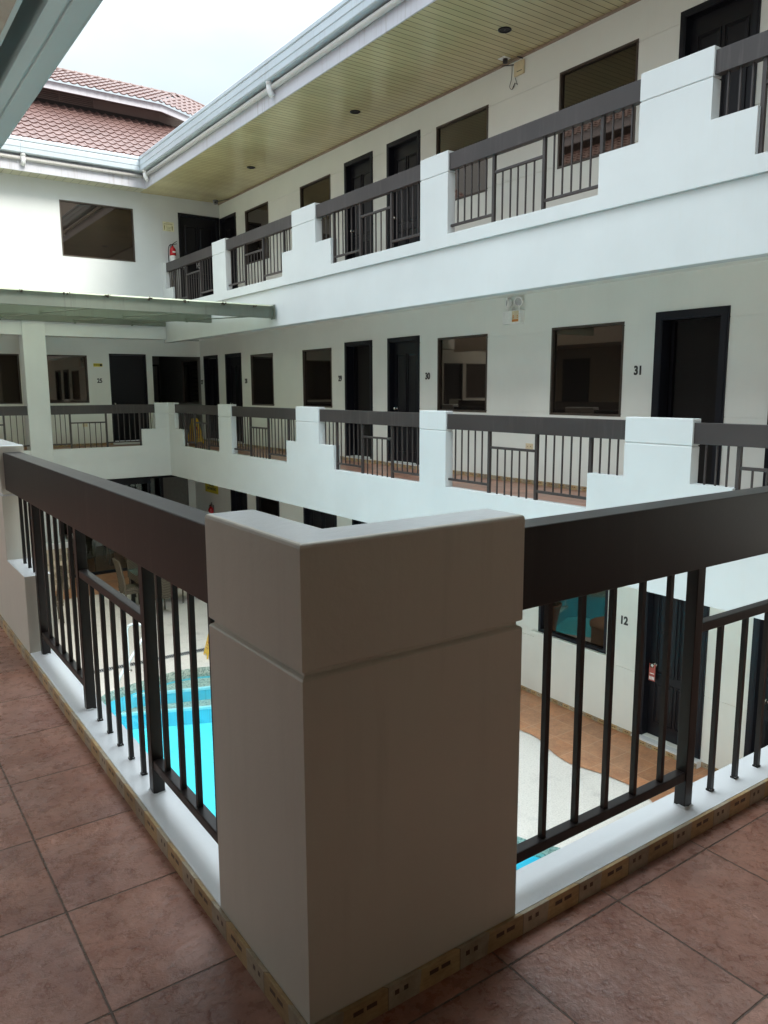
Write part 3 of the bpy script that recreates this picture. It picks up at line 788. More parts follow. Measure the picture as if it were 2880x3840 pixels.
MB().box(WA-.2, WA-.001, 19.27, 19.36, G, -.62).build('door_jamb', M['cream'], wingB)

# ------------------------------------------------------------------ column of the end wing with its stone pedestal
cl = thing('column', 'square white column rising from a stone pedestal to the green canopy', 'column', (2.95, 17.1, G))
MB().box(2.725, 3.185, L-.045, L+.40, -2.0, 2.855).build('shaft', M['white'], cl, bevel=.008)
pd = MB(); pd.box(2.62, 3.30, 16.78, 17.5, G, -2.14); pdo = pd.build('pedestal', M['stone'], cl, bevel=.01)
cp = MB(); cp.box(2.55, 3.37, 16.71, 17.57, -2.05, -2.0); cp.box(2.58, 3.34, 16.74, 17.54, -2.10, -2.05); cp.box(2.60, 3.32, 16.76, 17.52, -2.14, -2.10)
cp.build('pedestal_cap', M['ledge'], cl, bevel=.004)

# ------------------------------------------------------------------ canopy over the far end of the court
cn = thing('canopy', 'grey green steel canopy with three stained beams against the end wing', 'canopy', (3.0, 14.2, 2.6))
for k, (y, zb, zt) in enumerate(((11.42, 2.60, 2.805), (14.18, 2.715, 2.905), (16.88, 2.825, 2.995))):
    bm_ = MB(); bm_.box(.3, W-.003, y, y+.008, zb, zt); bm_.box(.3, W-.003, y+.008, y+.07, zb, zb+.008); bm_.box(.3, W-.003, y+.008, y+.07, zt-.008, zt)
    bm_.build('beam', M['steel'], cn)
sh = MB()
nn_ = 74
for k in range(nn_):
    x0, x1 = .25+k*(W-.29)/nn_, .25+(k+1)*(W-.29)/nn_; a, b = .004*(k % 2), .004*((k+1) % 2)
    for o_ in (0, -.004):
        q = [(x0, 11.34, 2.815+a+o_), (x1, 11.34, 2.815+b+o_), (x1, L-.004, 3.01+b+o_), (x0, L-.004, 3.01+a+o_)]
        sh.face(q if o_ == 0 else list(reversed(q)))
    sh.face([(x0, 11.34, 2.811+a), (x1, 11.34, 2.811+b), (x1, 11.34, 2.815+b), (x0, 11.34, 2.815+a)])
sh.build('roof_sheet', M['poly'], cn, weld=False)
for x in (1.05, 2.55, 4.05, 5.3):
    MB().tube([(x, 14.17, 2.745), (x+.42, 11.5, 2.64)], .012, 6).build('brace', M['steel'], cn)
    MB().tube([(x-.25, 16.87, 2.86), (x+.1, 14.26, 2.755)], .012, 6).build('brace', M['steel'], cn)
    ck = MB(); ck.box(x-.02, x+.02, 14.145, 14.178, 2.70, 2.79); ck.box(x-.27, x-.23, 16.845, 16.878, 2.80, 2.9); ck.build('cleat', M['steel'], cn)
bt = MB()
for k, x in enumerate((1.72, 2.35, 2.98, 3.62, 4.25, 4.9, 5.5)):
    for j in range(5):
        c_ = (x+random.uniform(-.05, .05), 11.405+random.uniform(-.015, .01), 2.80+random.uniform(-.015, .02)); r_ = random.uniform(.008, .022)
        bt.lathe(c_, [(r_*.3, -r_), (r_, -r_*.3), (r_*.9, r_*.4), (r_*.2, r_*.9)], 7)
bt.build('moss_clump', M['soil'], cn)
MB().box(W-.012, W-.003, 11.34, 11.5, 2.58, 2.83).build('end_bracket', M['steel'], cn)

# ------------------------------------------------------------------ near balcony wall (our side) and near wing
nb_ = thing('balcony_wall', 'thick plastered balcony wall with the L shaped corner pillar in the foreground', 'wall', (0, 0, -.7))
a_, b_ = .449, .5806
def lit_tops(o):  # upward faces get the paler paint, standing in for sky light on them
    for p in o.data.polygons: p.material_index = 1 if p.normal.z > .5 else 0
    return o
# left arm (along y) and right arm (along x), each a slab with the ledge on top, ending against the corner pillar
mb = MB()
poly = [(0,0), (b_,0), (b_,T), (T,T), (T,a_), (0,a_)]
pillar(mb, poly, -.68, HT, True, 0, 1)
mb.build('corner_pillar', [M['near'], M['ledge']], nb_, bevel=.0)  # pillar top coloured paler than its sides for the light it catches
mb = MB(); grid(mb, fL, [a_, 2.771, 3.229, 5.0], [-.68, HL, HS], lambda u, z: z < HL or u > 2.771, None, T)
pillar(mb, [(0, 3.229), (T, 3.229), (T, 5.0), (0, 5.0)], HS, HT)
lit_tops(mb.build('parapet', [M['near'], M['ledge']], nb_, bevel=.006))
mb = MB(); grid(mb, fR, [b_, 3.02, 3.48, 4.0, W-.0], [-.68, HL, HS], lambda u, z: z < HL or 3.02 < u, None, T)
pillar(mb, [(3.48, 0), (W, 0), (W, T), (3.48, T)], HS, HT)
lit_tops(mb.build('parapet', [M['near'], M['ledge']], nb_, bevel=.006))
sk = MB()
sk.prism([(-.011, -.011), (5.0, -.011), (5.0, -.0005), (-.0005, -.0005), (-.0005, 5.0), (-.011, 5.0)], 0, .0565)
sk.build('skirting', M['skirt'], nb_, bevel=.0015)

fl1 = flat_sheet('corridor_floor', [[(-2.2, -2.4), (W, -2.4), (W, .06), (.06, .06), (.06, 9), (-2.2, 9)]], 0, M['tile'])
struct(fl1, 'reddish brown slate look floor tiles of the near corridor')
MB().prism([(-2.2, -2.4), (W, -2.4), (W, .0), (.0, .0), (.0, 9), (-2.2, 9)], -.6, -.004).build('slab', M['cream'], wingN)
# back walls and ceiling of the near corridor (behind and above the camera), the eave in front of it
def nwall(mb, x0, x1, y0, y1, z0, z1): mb.box(x0, x1, y0, y1, z0, z1)
nw = MB(); nwall(nw, -2.4, -2.2, -2.6, 1.2, -.6, 3.2); nwall(nw, -2.4, -2.2, 1.2, 9, -.6, 1.0); nwall(nw, -2.4, -2.2, 5, 5.4, 1.0, 3.2); nwall(nw, -2.2, W, -2.6, -2.4, -.6, 3.2)
nw.build('wall', paint('buff corridor paint', (.47,.40,.33), .6), wingN)  # unseen walls, opened at left to admit sky, buff to warm the bounce
MB().box(.7, 5.38, -2.6, -.04, 3.001, 5.9).build('upper_storey', M['white'], wingN)  # unseen upper block of the right wing, put in to stop low sun
ru = MB(); tiles(ru, (.3, .35, 5.95), (1,0,0), (0, -1/1.1766, .62/1.1766), 12, .285, lambda v: (0, 5.1), du_step=.05); ru.build('roof', M['roof'], wingN, weld=False)
# further part of the near wing: same galleries as opposite (only seen mirrored in the windows)
nf = MB(); nf.box(-.19, -.035, 9, 17, 2.45, 3.12); nf.box(-.125, 0, 9, 17, 3.12, 4.2); nf.box(-2.4, -2.2, 9, 17, -.6, 2.5)
nf.box(-2.2, -.19, 9, 17, 2.5, 3.1); nf.box(-2.4, -2.2, 9, 17, 3.1, 5.8); nf.box(-2.2, -2.0, 9, 17, -3.1, -.6)
parapet('parapet', fL, 5.0, 17, -.68, [(6.62, 7.18, 0, 0), (9.91, 10.68, .46, .37), (13.39, 14.04, 0, 0), (16.6, 17, .5, 0)], wingN)
tr_ = MB(); [tr_.box(.022, .106, a, b, .822, 1.02) for a, b in ((5.0, 6.62), (7.18, 9.91), (10.68, 13.39), (14.04, 16.6))]; tr_.build('top_rail', M['railfar'], wingN)
nf.build('gallery', plain('brown gallery paint', (.30,.25,.21), .6), wingN)
nd = MB()
for y in (9.6, 11.4, 13.6, 15.2): nd.box(-2.199, -2.185, y, y+1.0, .1, 2.2); nd.box(-2.199, -2.185, y, y+1.0, 3.3, 5.4); nd.box(-1.999, -1.985, y, y+1.0, -3.0, -.9)
nd.box(-2.199, -2.185, -1.6, -.6, .1, 2.2)
nd.build('door', M['frame'], wingN)
rl = MB(); tiles(rl, (.40, 8.5, 6.2), (0,1,0), (-1/c1, 0, m1/c1), 12, .285, lambda v: (0, 8.6), du_step=.04)
tiles(rl, (-2.4, 8.5, 8.43), (0,1,0), (-1/c1, 0, m1/c1), 5, .285, lambda v: (0, 8.6), du_step=.04); rl.build('roof', M['roof'], wingN, weld=False)
MB().box(-2.45, -2.42, 8.5, 17.1, 8.2, 8.42).build('fascia', M['fascia'], wingN); MB().box(-3.1, -3.0, 8.5, 17.1, 7.4, 8.5).build('clerestory_wall', M['brownwall'], wingN)
MB().box(.40, .55, 8.5, 17.0, 6.0, 6.22).build('gutter', M['gutter'], wingN)
eb = MB()
prof = [(.135, 3.20), (.235, 3.20), (.235, 2.985), (.300, 2.980), (.304, 2.990), (.316, 2.990), (.320, 2.980), (.410, 2.980), (.424, 2.984), (.432, 2.995), (.435, 3.01), (.435, 3.22), (.428, 3.22), (.424, 3.01), (.26, 3.01), (.26, 3.23), (.135, 3.23)]
n_ = len(prof)
for i in range(n_):
    (xa, za), (xb, zb) = prof[i], prof[(i+1) % n_]
    eb.face([(xa, -3, za), (xb, -3, zb), (xb, 9, zb), (xa, 9, za)])
eb.face([(x, -3, z) for x, z in prof]); eb.face([(x, 9, z) for x, z in reversed(prof)])
eb.build('gutter', M['gutnear'], wingN)
eb = MB(); eb.box(.115, .135, -3, 9, 2.965, 3.22); eb.build('fascia', M['gutnear'], wingN)
eb = MB(); eb.box(-2.4, .115, -3, 9, 2.97, 3.0); eb.box(.115, W+3, -3, -.2, 2.97, 3.0); eb.build('soffit', M['soffitn'], wingN)
rn = MB(); tiles(rn, (.33, -6, 3.26), (0,1,0), (-1/c1, 0, m1/c1), 13, .285, lambda v: (0, 15), du_step=.05)
rn.build('roof', M['roof'], wingN, weld=False)

# ------------------------------------------------------------------ railings
def foot(q, fm, u, w, h, z):
    '''ragged patch of filler and paint round the foot of a bar'''
    ring = []
    for k in range(16):
        a = 2*math.pi*k/16; c, s = math.cos(a), math.sin(a); m = max(abs(c), abs(s))
        ring.append((c/m, s/m, random.uniform(1.05, 1.35), random.uniform(.002, .009)))
    for k in range(16):
        a, b = ring[k], ring[(k+1) % 16]
        f_ = lambda r, sc, hh: fm(u+r[0]*h*sc, w+r[1]*h*sc, z+hh)
        q.face([f_(a, a[2], .0005), f_(b, b[2], .0005), f_(b, 1.04, b[3]), f_(a, 1.04, a[3])], 1)
def railing(fm, loc, u0, u1, secs, label, mat, dz=0, bal=.0075, group='dark railings between the parapet pillars', w=.064, wr=(.022, .106)):
    """secs: list of (ua, ub, kind, [baluster positions]); posts stand at the given inner joints"""
    r = thing('railing', label, 'railing', loc, 0, group)
    mb = MB(); mb.mbox(fm, u0, u1, wr[0], wr[1], .822+dz, 1.020+dz); mb.build('top_rail', mat, r, bevel=.003, seg=2)
    posts = set()
    for ua, ub, kind, bs in secs:
        if ua > u0+.01: posts.add((round(ua, 3), kind == 'step'))
        if ub < u1-.01: posts.add((round(ub, 3), kind == 'step'))
        base = {'step': HS, 'low': .172, 'mid': HL}[kind]; top = .63 if kind == 'mid' else .824
        pa, pb = ua+(.019 if ua > u0+.01 else 0), ub-(.019 if ub < u1-.01 else 0)
        if kind == 'low':
            MB().mbox(fm, pa, pb, w-.016, w+.016, .145+dz, .175+dz).build('bottom_rail', mat, r, bevel=.003)
        if kind == 'mid':
            MB().mbox(fm, pa, pb, w-.016, w+.016, .612+dz, .642+dz).build('middle_rail', mat, r, bevel=.003)
        if isinstance(bs, int): bs = [ua + (ub-ua)*(k+1)/(bs+1) for k in range(bs)]
        for u in bs:
            q = MB(); q.mbox(fm, u-bal, u+bal, w-bal, w+bal, base+dz, top+dz)
            if kind == 'mid':
                q.mbox(fm, u-bal-.002, u+bal+.002, w-bal-.002, w+bal+.002, base+dz, base+.006+dz)
                if mat is M['rail']: foot(q, fm, u, w, bal, base+dz)
            q.build('baluster', [mat, M['ledge']] if mat is M['rail'] else mat, r)
    done = set()
    for u, st in sorted(posts):
        if u in done: continue
        done.add(u)
        q = MB(); q.mbox(fm, u-.019, u+.019, w-.019, w+.019, HL+dz, .824+dz)
        if mat is M['rail']: foot(q, fm, u, w, .019, HL+dz)
        q.build('post', [mat, M['ledge']], r, bevel=.002)
    return r
# near pair
railing(fL, (T/2, 1.8, HL), a_, 3.229, [(a_, 1.10, 'low', [.59, .731, .856, .99]), (1.10, 1.905, 'mid', [1.235, 1.37, 1.50, 1.63, 1.765]),
        (1.905, 2.720, 'low', [2.06, 2.19, 2.32, 2.45, 2.58]), (2.720, 3.229, 'step', [2.845, 2.965, 3.09])],
        'long dark railing left of the foreground corner pillar, pool visible between its bars', M['rail'])
railing(fR, (1.9, T/2, HL), b_, 3.48, [(b_, 1.367, 'low', [.737, .863, .986, 1.113, 1.241]), (1.367, 2.17, 'mid', [1.515, 1.655, 1.79, 1.92, 2.05]),
        (2.17, 2.97, 'low', 5), (2.97, 3.48, 'step', 3)],
        'large dark railing right of the foreground corner pillar, in front of door 12', M['rail'])
# long wing, middle and upper
A1 = [(.58, 3.025, [(.58, 1.01, 'step', 2), (1.01, 1.8, 'low', 5), (1.8, 2.585, 'mid', 5), (2.585, 3.025, 'step', 3)]),
      (3.783, 6.62, [(3.783, 4.262, 'step', [3.911, 4.02, 4.138]), (4.262, 5.05, 'low', [4.408, 4.535, 4.661, 4.786, 4.913]), (5.05, 5.845, 'mid', [5.201, 5.326, 5.453, 5.57, 5.702]), (5.845, 6.62, 'low', [5.982, 6.112, 6.241, 6.368, 6.493])]),
      (7.18, 9.91, [(7.18, 7.905, 'low', 5), (7.905, 8.69, 'mid', 5), (8.69, 9.43, 'low', 5), (9.43, 9.91, 'step', 3)]),
      (10.683, 13.393, [(10.683, 11.07, 'step', 3), (11.07, 11.86, 'low', 5), (11.86, 12.63, 'mid', 5), (12.63, 13.393, 'low', 5)]),
      (14.036, 16.61, [(14.036, 14.74, 'low', 5), (14.74, 15.5, 'mid', 5), (15.5, 16.095, 'low', 4), (16.095, 16.61, 'step', 3)])]
nm = ['at the right edge of the photo beside the pillar of room 31', 'in front of the outlet and windows between 30 and 31', 'in front of doors 29 and 30',
      'in front of number 28 and its window', 'in front of the yellow wet floor sign near the inner corner']
for (u0, u1, sc), n_ in zip(A1, nm):
    railing(fA, (W+T/2, (u0+u1)/2, HL), u0, u1, sc, 'middle gallery railing ' + n_, M['railfar'])
nu = ['at the top right corner of the photo beside the topmost wide pillar', 'under the roofed window that mirrors red tiles', 'in front of the pair of panelled doors',
      'with a brown window behind its right half, second from the inner corner', 'in front of the white 46 and below the fire extinguisher']
A2 = [list(x) for x in A1]; A2[4] = [14.036, 16.75, [(14.036, 14.82, 'low', 5), (14.82, 15.6, 'mid', 5), (15.6, 16.325, 'low', 5), (16.325, 16.75, 'step', 3)]]
for (u0, u1, sc), n_ in zip(A2, nu):
    railing(fA, (W+T/2, (u0+u1)/2, HL+S), u0, u1, sc, 'upper gallery railing ' + n_, M['railfar'], S)
# end wing
railing(fB, (4.3, L+T/2, HL), 3.185, 5.517, [(3.185, 3.6, 'low', 3), (3.6, 4.388, 'mid', [3.763, 3.89, 4.018, 4.144, 4.262]), (4.388, 5.165, 'low', [4.535, 4.669, 4.798, 4.923, 5.047]), (5.165, 5.517, 'step', 3)],
        'end wing railing between the square column and the inner corner, under number 25', M['railfar'])
railing(fB, (1.6, L+T/2, HL), .5, 2.725, [(.5, 1.35, 'low', 5), (1.35, 2.25, 'mid', 5), (2.25, 2.725, 'low', [2.381, 2.5, 2.622])],
        'end wing railing at the left edge of the photo, left of the square column', M['railfar'])

# ------------------------------------------------------------------ ground, pool
poolpts = [(2.07,9.93), (2.32,10.14), (2.8,10.28), (3.41,10.38), (3.93,10.26), (4.5,9.85), (4.85,9.1), (4.9,8.2), (4.55,7.4), (4.35,6.3), (4.32,5.0), (4.54,3.87), (4.78,3.35), (4.75,2.7), (4.1,2.1), (2.8,1.9), (1.6,2.3), (1.05,3.6), (1.0,5.5), (1.15,7.5), (1.5,9.1)]
pl = spline(poolpts, 6)
gd = flat_sheet('ground', [[(-60,-60), (70,-60), (70,80), (-60,80)], pl], G-.012, M['deck']); struct(gd, 'pale pebble washed concrete deck round the pool')
wave = spline([(6.30,6.9), (6.34,6.2), (6.31,5.6), (6.33,5.44), (6.30,5.21), (6.22,5.03), (6.15,4.79), (6.13,4.61), (6.16,4.47), (6.24,4.2), (6.27,4.0), (6.28,3.84), (6.22,3.55), (6.14,3.40), (6.0,3.1), (5.9,2.4), (6.1,1.5), (6.2,.6), (6.1,-.5), (6.2,-3)], 5, False)
far = [(WA+.1, -3), (WA+.1, 24), (-3, 24), (-3, 15.97), (4.2, 15.95), (5.2, 15.6), (5.9, 14.6), (6.2, 13), (6.15, 11), (6.3, 9), (6.25, 7.7)]
wk = flat_sheet('walkway', [wave + far], G+.0, M['tilegnd']); struct(wk, 'terracotta tiled walkway along the ground floor rooms')
bs = MB(); n_ = len(pl)
for i in range(n_):
    p, q = pl[i], pl[(i+1) % n_]
    bs.face([(*p, G-.012), (*q, G-.012), (*q, G-.17), (*p, G-.17)], 1); bs.face([(*p, G-.17), (*q, G-.17), (*q, -3.80), (*p, -3.80)], 2)
fc = flat_sheet('pool_floor', [spline([(x*1.0, y) for x, y in poolpts], 6)], -3.76, M['pool']); struct(fc, 'cyan tiled pool floor')
po = bs.build('pool_wall', [M['pool'], M['pebble'], M['poolr']], recalc=False); struct(po, 'pool side with a pebble band above blue tile')
def lin(p, q, x): return p[1] + (q[1]-p[1])*(x-p[0])/(q[0]-p[0])
st = MB()
n1 = ((2.6,10.28), (3.76,9.88)); n2 = ((2.35,10.16), (3.66,9.59))
for k, (nl, zt) in enumerate(((n1, -3.3), (n2, -3.5))):
    xa, xb = (2.2, 5.2) if k == 0 else (1.75, 5.4)
    A_, B_ = (xa, lin(*nl, xa)), (xb, lin(*nl, xb))
    st.prism([A_, B_, (xb, 11.6), (xa, 11.6)], -3.8, zt, 1, 0)
    d = Vector((B_[0]-A_[0], B_[1]-A_[1])).normalized(); n = Vector((d.y, -d.x))
    st.prism([tuple(Vector(A_)+n*.012), tuple(Vector(B_)+n*.012), tuple(Vector(B_)-n*.045), tuple(Vector(A_)-n*.045)], zt-.035, zt+.004, 2)
so_ = st.build('pool_steps', [M['pebble'], M['poolr'], M['nosing']], weld=False); struct(so_, 'pebble washed steps into the pool with pale nosings')
wt = flat_sheet('water', [pl], G-.12, M['water']); struct(wt, 'clear pool water')

# drain channel
dr = thing('drain_grate', 'long dark slotted drain grate across the concrete beyond the pool steps', 'drain', (3.3, 11.1, G))
dm = MB(); dm.box(-.5, 6.0, 11.03, 11.17, G-.011, G-.008); dm.build('channel', M['black'], dr)
dm = MB(); dm.box(-.5, 6.0, 11.03, 11.04, G-.008, G-.002); dm.box(-.5, 6.0, 11.16, 11.17, G-.008, G-.002)
for k in range(150):
    x = .5+k*.032; dm.face([(x, 11.04, G-.003), (x+.012, 11.04, G-.003), (x+.022, 11.16, G-.003), (x+.010, 11.16, G-.003)])
dm.build('grating', M['grey'], dr)
# pool handrail
hr = thing('pool_handrail', 'pale metal handrail leading down the pool steps', 'handrail', (2.7, 10.5, G))
hm = MB(); hm.tube(spline([(2.79,10.82,G-.01), (2.79,10.82,-2.6), (2.795,10.82,-2.42), (2.83,10.80,-2.35), (2.93,10.74,-2.33), (2.99,10.62,-2.36), (2.93,10.45,-2.46), (2.70,10.32,-2.70), (2.50,10.22,-2.90), (2.43,10.19,-3.02), (2.413,10.19,-3.2), (2.413,10.19,-3.5)], 6, False), .021, 12)
hm.build('rail', M['steelw'], hr)
hm = MB(); hm.lathe((2.79,10.82,G-.012), [(.05,0), (.05,.014), (.03,.02)], 16); hm.lathe((2.413,10.19,-3.5), [(.045,.004), (.045,.016), (.03,.02)], 16); hm.build('base_plate', M['chrome'], hr)

# ------------------------------------------------------------------ dining chairs and tables
def make_chair(label):
    c = thing('dining_chair', label, 'chair', (0,0,0), 0, 'woven chairs on the ground floor')
    O = (0,0,0)
    s = MB(); s.box(-.21, .21, -.22, .21, .40, .46); s.box(-.205, .205, -.215, .205, .34, .40); s.build('seat', M['rattan'], c, O, bevel=.015)
    b = MB(); rows = 9
    def bp(x, t): return (x, -.205 - .10*t**1.5, .44 + .60*t)
    for k in range(rows):
        t0, t1 = k/rows, (k+1)/rows
        for y_, o in ((0, 1), (.028, -1)):
            xs = [-.2, -.1, 0, .1, .2]
            for x0, x1 in zip(xs[:-1], xs[1:]):
                d0, d1 = .02*(1-(x0/.2)**2), .02*(1-(x1/.2)**2)
                q = [Vector(bp(x0, t0))+Vector((0, y_-d0, 0)), Vector(bp(x1, t0))+Vector((0, y_-d1, 0)), Vector(bp(x1, t1))+Vector((0, y_-d1, 0)), Vector(bp(x0, t1))+Vector((0, y_-d0, 0))]
                b.face(q if o > 0 else list(reversed(q)), 0, True)
    for sx in (-.2, .2): b.tube([Vector(bp(sx, k/6))+Vector((0,.014,0)) for k in range(7)], .019, 8, 1)
    b.tube([Vector(bp(x, 1))+Vector((0, .014-.02*(1-(x/.2)**2), .012*(1-(x/.2)**2))) for x in (-.2, -.1, 0, .1, .2)], .019, 8, 1)
    b.build('backrest', [M['rattan'], M['rattanleg']], c, O, weld=False)
    for sx in (-1, 1):
        for sy in (-1, 1):
            l = MB(); l.tube([(sx*.18, sy*.18, .36), (sx*.19, sy*.195, 0)], [.021, .016], 8); l.build('leg', M['rattanleg'], c, O)
    return c
proto = make_chair('x')
# faces local +y
chairs = [((3.985, 14.43, G), -R(90), 'woven chair tucked in from the left at the poolside table, seen from its side'),
          ((4.30, 13.70, G), R(4), 'woven chair with its back to the camera at the poolside table'),
          ((4.48, 15.42, G), R(180), 'woven chair on the far side of the poolside table, facing the camera'),
          ((5.12, 14.40, G), R(100), 'woven chair on the right side of the poolside table, mostly behind another chair'),
          ((2.36, 14.32, G), R(90), 'lone woven chair behind the left railing bars, in front of the stone pedestal'),
          ((4.02, 18.35, G+.004), R(15), 'chair with dark cushion just inside the restaurant glass'),
          ((4.95, 18.75, G+.004), R(80), 'chair at the inside table, right of the door gap in the restaurant glass')]
for k, (loc, rz, lab) in enumerate(chairs):
    c = proto if k == 0 else copy_tree(proto)
    c.location = loc; c.rotation_euler = (0,0,rz); c['label'] = lab
def make_table(loc, label):
    t = thing('dining_table', label, 'table', loc, 0, 'square tables with dark tops'); O = (0,0,0)
    MB().box(-.42, .42, -.42, .42, .705, .715).build('glass_top', M['darkgreen'], t, O, bevel=.003)
    MB().box(-.41, .41, -.41, .41, .55, .704).build('apron', M['rattan'], t, O, bevel=.01)
    for sx in (-1, 1):
        for sy in (-1, 1): MB().box(sx*.34-.035, sx*.34+.035, sy*.34-.035, sy*.34+.035, 0, .55).build('leg', M['blackp'], t, O)
    return t
make_table((4.45, 14.47, G), 'square woven table with a dark glass top beside the pool')
make_table((4.45, 19.0, G+.004), 'table standing inside the restaurant behind the glass')
rs = struct(MB().box(-3, WA-.21, GY+.06, 23.99, G+.001, G+.004).build('restaurant_floor', M['tilegnd']), 'tiled floor of the restaurant behind glass')

# potted shrub and round planter: hidden behind the corner pillar, mirrored in the window of room 12
pt = thing('potted_plant', 'bushy plant in a tall terracotta pot, mirrored in the window beside number 12', 'plant', (5.12, 8.25, G))
MB().lathe((5.12, 8.25, G), [(.14,0), (.17,.05), (.21,.30), (.25,.50), (.27,.56), (.24,.57), (.22,.50)], 24).build('pot', M['terracotta'], pt)
MB().lathe((5.12, 8.25, G), [(.22,.49), (.01,.50)], 16).build('soil', M['soil'], pt)
lf = MB()
for k in range(900):
    a = random.uniform(0, 6.283); h = random.uniform(.5, 1.55); r = random.uniform(.05, .36)*(1 - abs(h-.95)/.9)
    p = Vector((5.12+r*math.cos(a), 8.25+r*math.sin(a), G+h)); d = Vector((math.cos(a), math.sin(a), random.uniform(-.3, .9))).normalized()
    s_ = d.cross(Vector((random.random(), random.random(), random.random()))).normalized(); l = random.uniform(.06, .12); w_ = .018
    lf.face([p, p+d*l*.5+s_*w_, p+d*l, p+d*l*.5-s_*w_])
lf.build('foliage', M['leaf'], pt, weld=False)
MB().tube([(5.12, 8.25, G+.5), (5.13, 8.24, G+1.3)], [.02, .008], 8).build('stem', M['soil'], pt)
rp_ = MB(); rp_.lathe((5.1, 6.72, G-.012), [(.4,0), (.4,.50), (.43,.52), (.43,.57), (.01,.57)], 40); tag(rp_.build('round_bench', M['tanstone'], None, (5.1, 6.72, G)), 'round tan masonry bench beside the pool, mirrored in the window of room 12', 'bench')

# ------------------------------------------------------------------ room numbers
def number(txt, fm, u, z, size, rot, mat, label, parent=None, sx=.86):
    p = fm(u, -.003, z)
    o = text_obj('room_number', txt, size, p, rot, mat, .003, None, .0055, sx)
    return tag(o, label, 'number')
ns = .145
for txt, y, lab in (('31', 4.77, 'dark numerals 31 on the wall between the large window and the open doorway'),
                    ('30', 8.875, 'dark numerals 30 between a door and a window on the middle gallery'),
                    ('29', 11.585, 'dark numerals 29 between a window and a door on the middle gallery'),
                    ('28', 15.775, 'dark numerals 28 right of a door on the middle gallery'),
                    ('27', 18.47, 'small dark numerals 27 next to the inner corner of the middle gallery')):
    number(txt, fAW, y, 1.55, ns, ROT_A, M['num'], lab)
number('12', fAW, 4.81, -1.60, ns, ROT_A, M['num'], 'dark numerals 12 on the ground floor wall, seen through the right railing')
number('25', fBW, 4.714, 1.58, ns, ROT_B, M['num'], 'dark numerals 25 on the end wing, left of the flat dark door', sx=.85)
o = text_obj('door_number', '46', .20, (6.76, L+.082, 4.30), ROT_B, M['numw'], .003, None, .004, .8); tag(o, 'white numerals 46 on the dark upper door behind the railing', 'number')

# ------------------------------------------------------------------ signs
sg = thing('wall_sign', 'small yellow no smoking sign above number 25', 'sign', (4.69, LB, 1.965))
MB().box(4.585, 4.80, LB-.006, LB-.0005, 1.925, 2.003).build('board', M['yellow'], sg)
text_obj('lettering', 'NO SMOKING', .036, (4.665, LB-.008, 1.965), ROT_B, M['blackp'], .001, sg, .0008, .62)
MB().lathe((4.765, LB-.008, 1.965), [(.030,0), (.030,-.001), (.022,-.0015)], 20, 0, 'y').build('emblem', M['blackp'], sg)
sg = thing('wall_sign', 'yellow SOCIAL DISTANCING sign over the ground floor fire extinguisher', 'sign', (WA, 18.1, -1.2))
MB().mbox(fAW, 17.68, 18.54, -.006, -.0005, -1.36, -1.08).build('board', M['yellow'], sg)
text_obj('lettering', 'SOCIAL\nDISTANCING', .105, (WA-.008, 18.11, -1.20), ROT_A, M['blackp'], .001, sg, .002, .98)
sg = thing('wall_sign', 'cream laminated notice with two standing figures beside the dark upper door', 'sign', (6.05, L, 5.1))
MB().box(5.915, 6.185, L-.005, L-.0005, 4.995, 5.205).build('board', M['paper'], sg, bevel=.002)
text_obj('lettering', 'SOCIAL DISTANCING', .024, (6.05, L-.007, 5.155), ROT_B, M['ink'], .0005, sg, .0006, .85)
fg = MB()
for x in (5.955, 6.14):
    fg.lathe((x, L-.007, 5.118), [(.009,0), (.009,-.001)], 12, 0, 'y'); fg.box(x-.011, x+.011, L-.008, L-.0055, 5.07, 5.107); fg.box(x-.008, x-.001, L-.008, L-.0055, 5.022, 5.07); fg.box(x+.001, x+.008, L-.008, L-.0055, 5.022, 5.07)
fg.box(5.99, 6.11, L-.0075, L-.0055, 5.085, 5.09); fg.box(6.0, 6.1, L-.0075, L-.0055, 5.06, 5.065); fg.box(6.0, 6.1, L-.0075, L-.0055, 5.02, 5.026); fg.box(6.0, 6.1, L-.0075, L-.0055, 5.184, 5.188)
fg.build('figures', M['ink'], sg)

# ------------------------------------------------------------------ fire extinguishers
def extinguisher(loc, rot, label):
    e = thing('fire_extinguisher', label, 'fire extinguisher', loc, rot, 'red fire extinguishers on the walls'); O = (0,0,0)
    MB().lathe((0,-.085,0), [(.06,0), (.072,.012), (.072,.36), (.066,.40), (.045,.435), (.024,.45), (.024,.47)], 24).build('body', M['red'], e, O)
    MB().lathe((0,-.085,0), [(.0726,.06), (.0726,.25)], 24).build('label', M['whitep'], e, O)
    t = MB(); t.mbox(lambda u, w, z: (u, w, z), -.035, .035, -.161, -.157, .315, .345); t.build('badge', M['whitep'], e, O)
    h = MB(); h.lathe((0,-.085,.47), [(.016,0), (.018,.02), (.014,.045)], 12); h.tube([(0,-.085,.50), (.05,-.09,.515), (.10,-.095,.53)], .009, 8); h.tube([(0,-.085,.515), (.05,-.09,.55), (.10,-.095,.585)], .008, 8)
    h.build('handle', M['blackp'], e, O)
    MB().tube(spline([(-.01,-.085,.50), (-.05,-.09,.50), (-.095,-.09,.44), (-.11,-.09,.30), (-.105,-.09,.10), (-.075,-.09,-.02)], 5, False), .010, 8).build('hose', M['blackp'], e, O)
    MB().box(-.03, .03, -.012, -.001, .3, .5).build('bracket', M['grey'], e, O)
    return e
extinguisher((6.10, L, 4.19), 0, 'red fire extinguisher with a white label below the cream notice on the upper floor')
extinguisher((WA, 18.02, -2.18), R(-90), 'red fire extinguisher on the ground floor wall, seen just over the corner pillar')

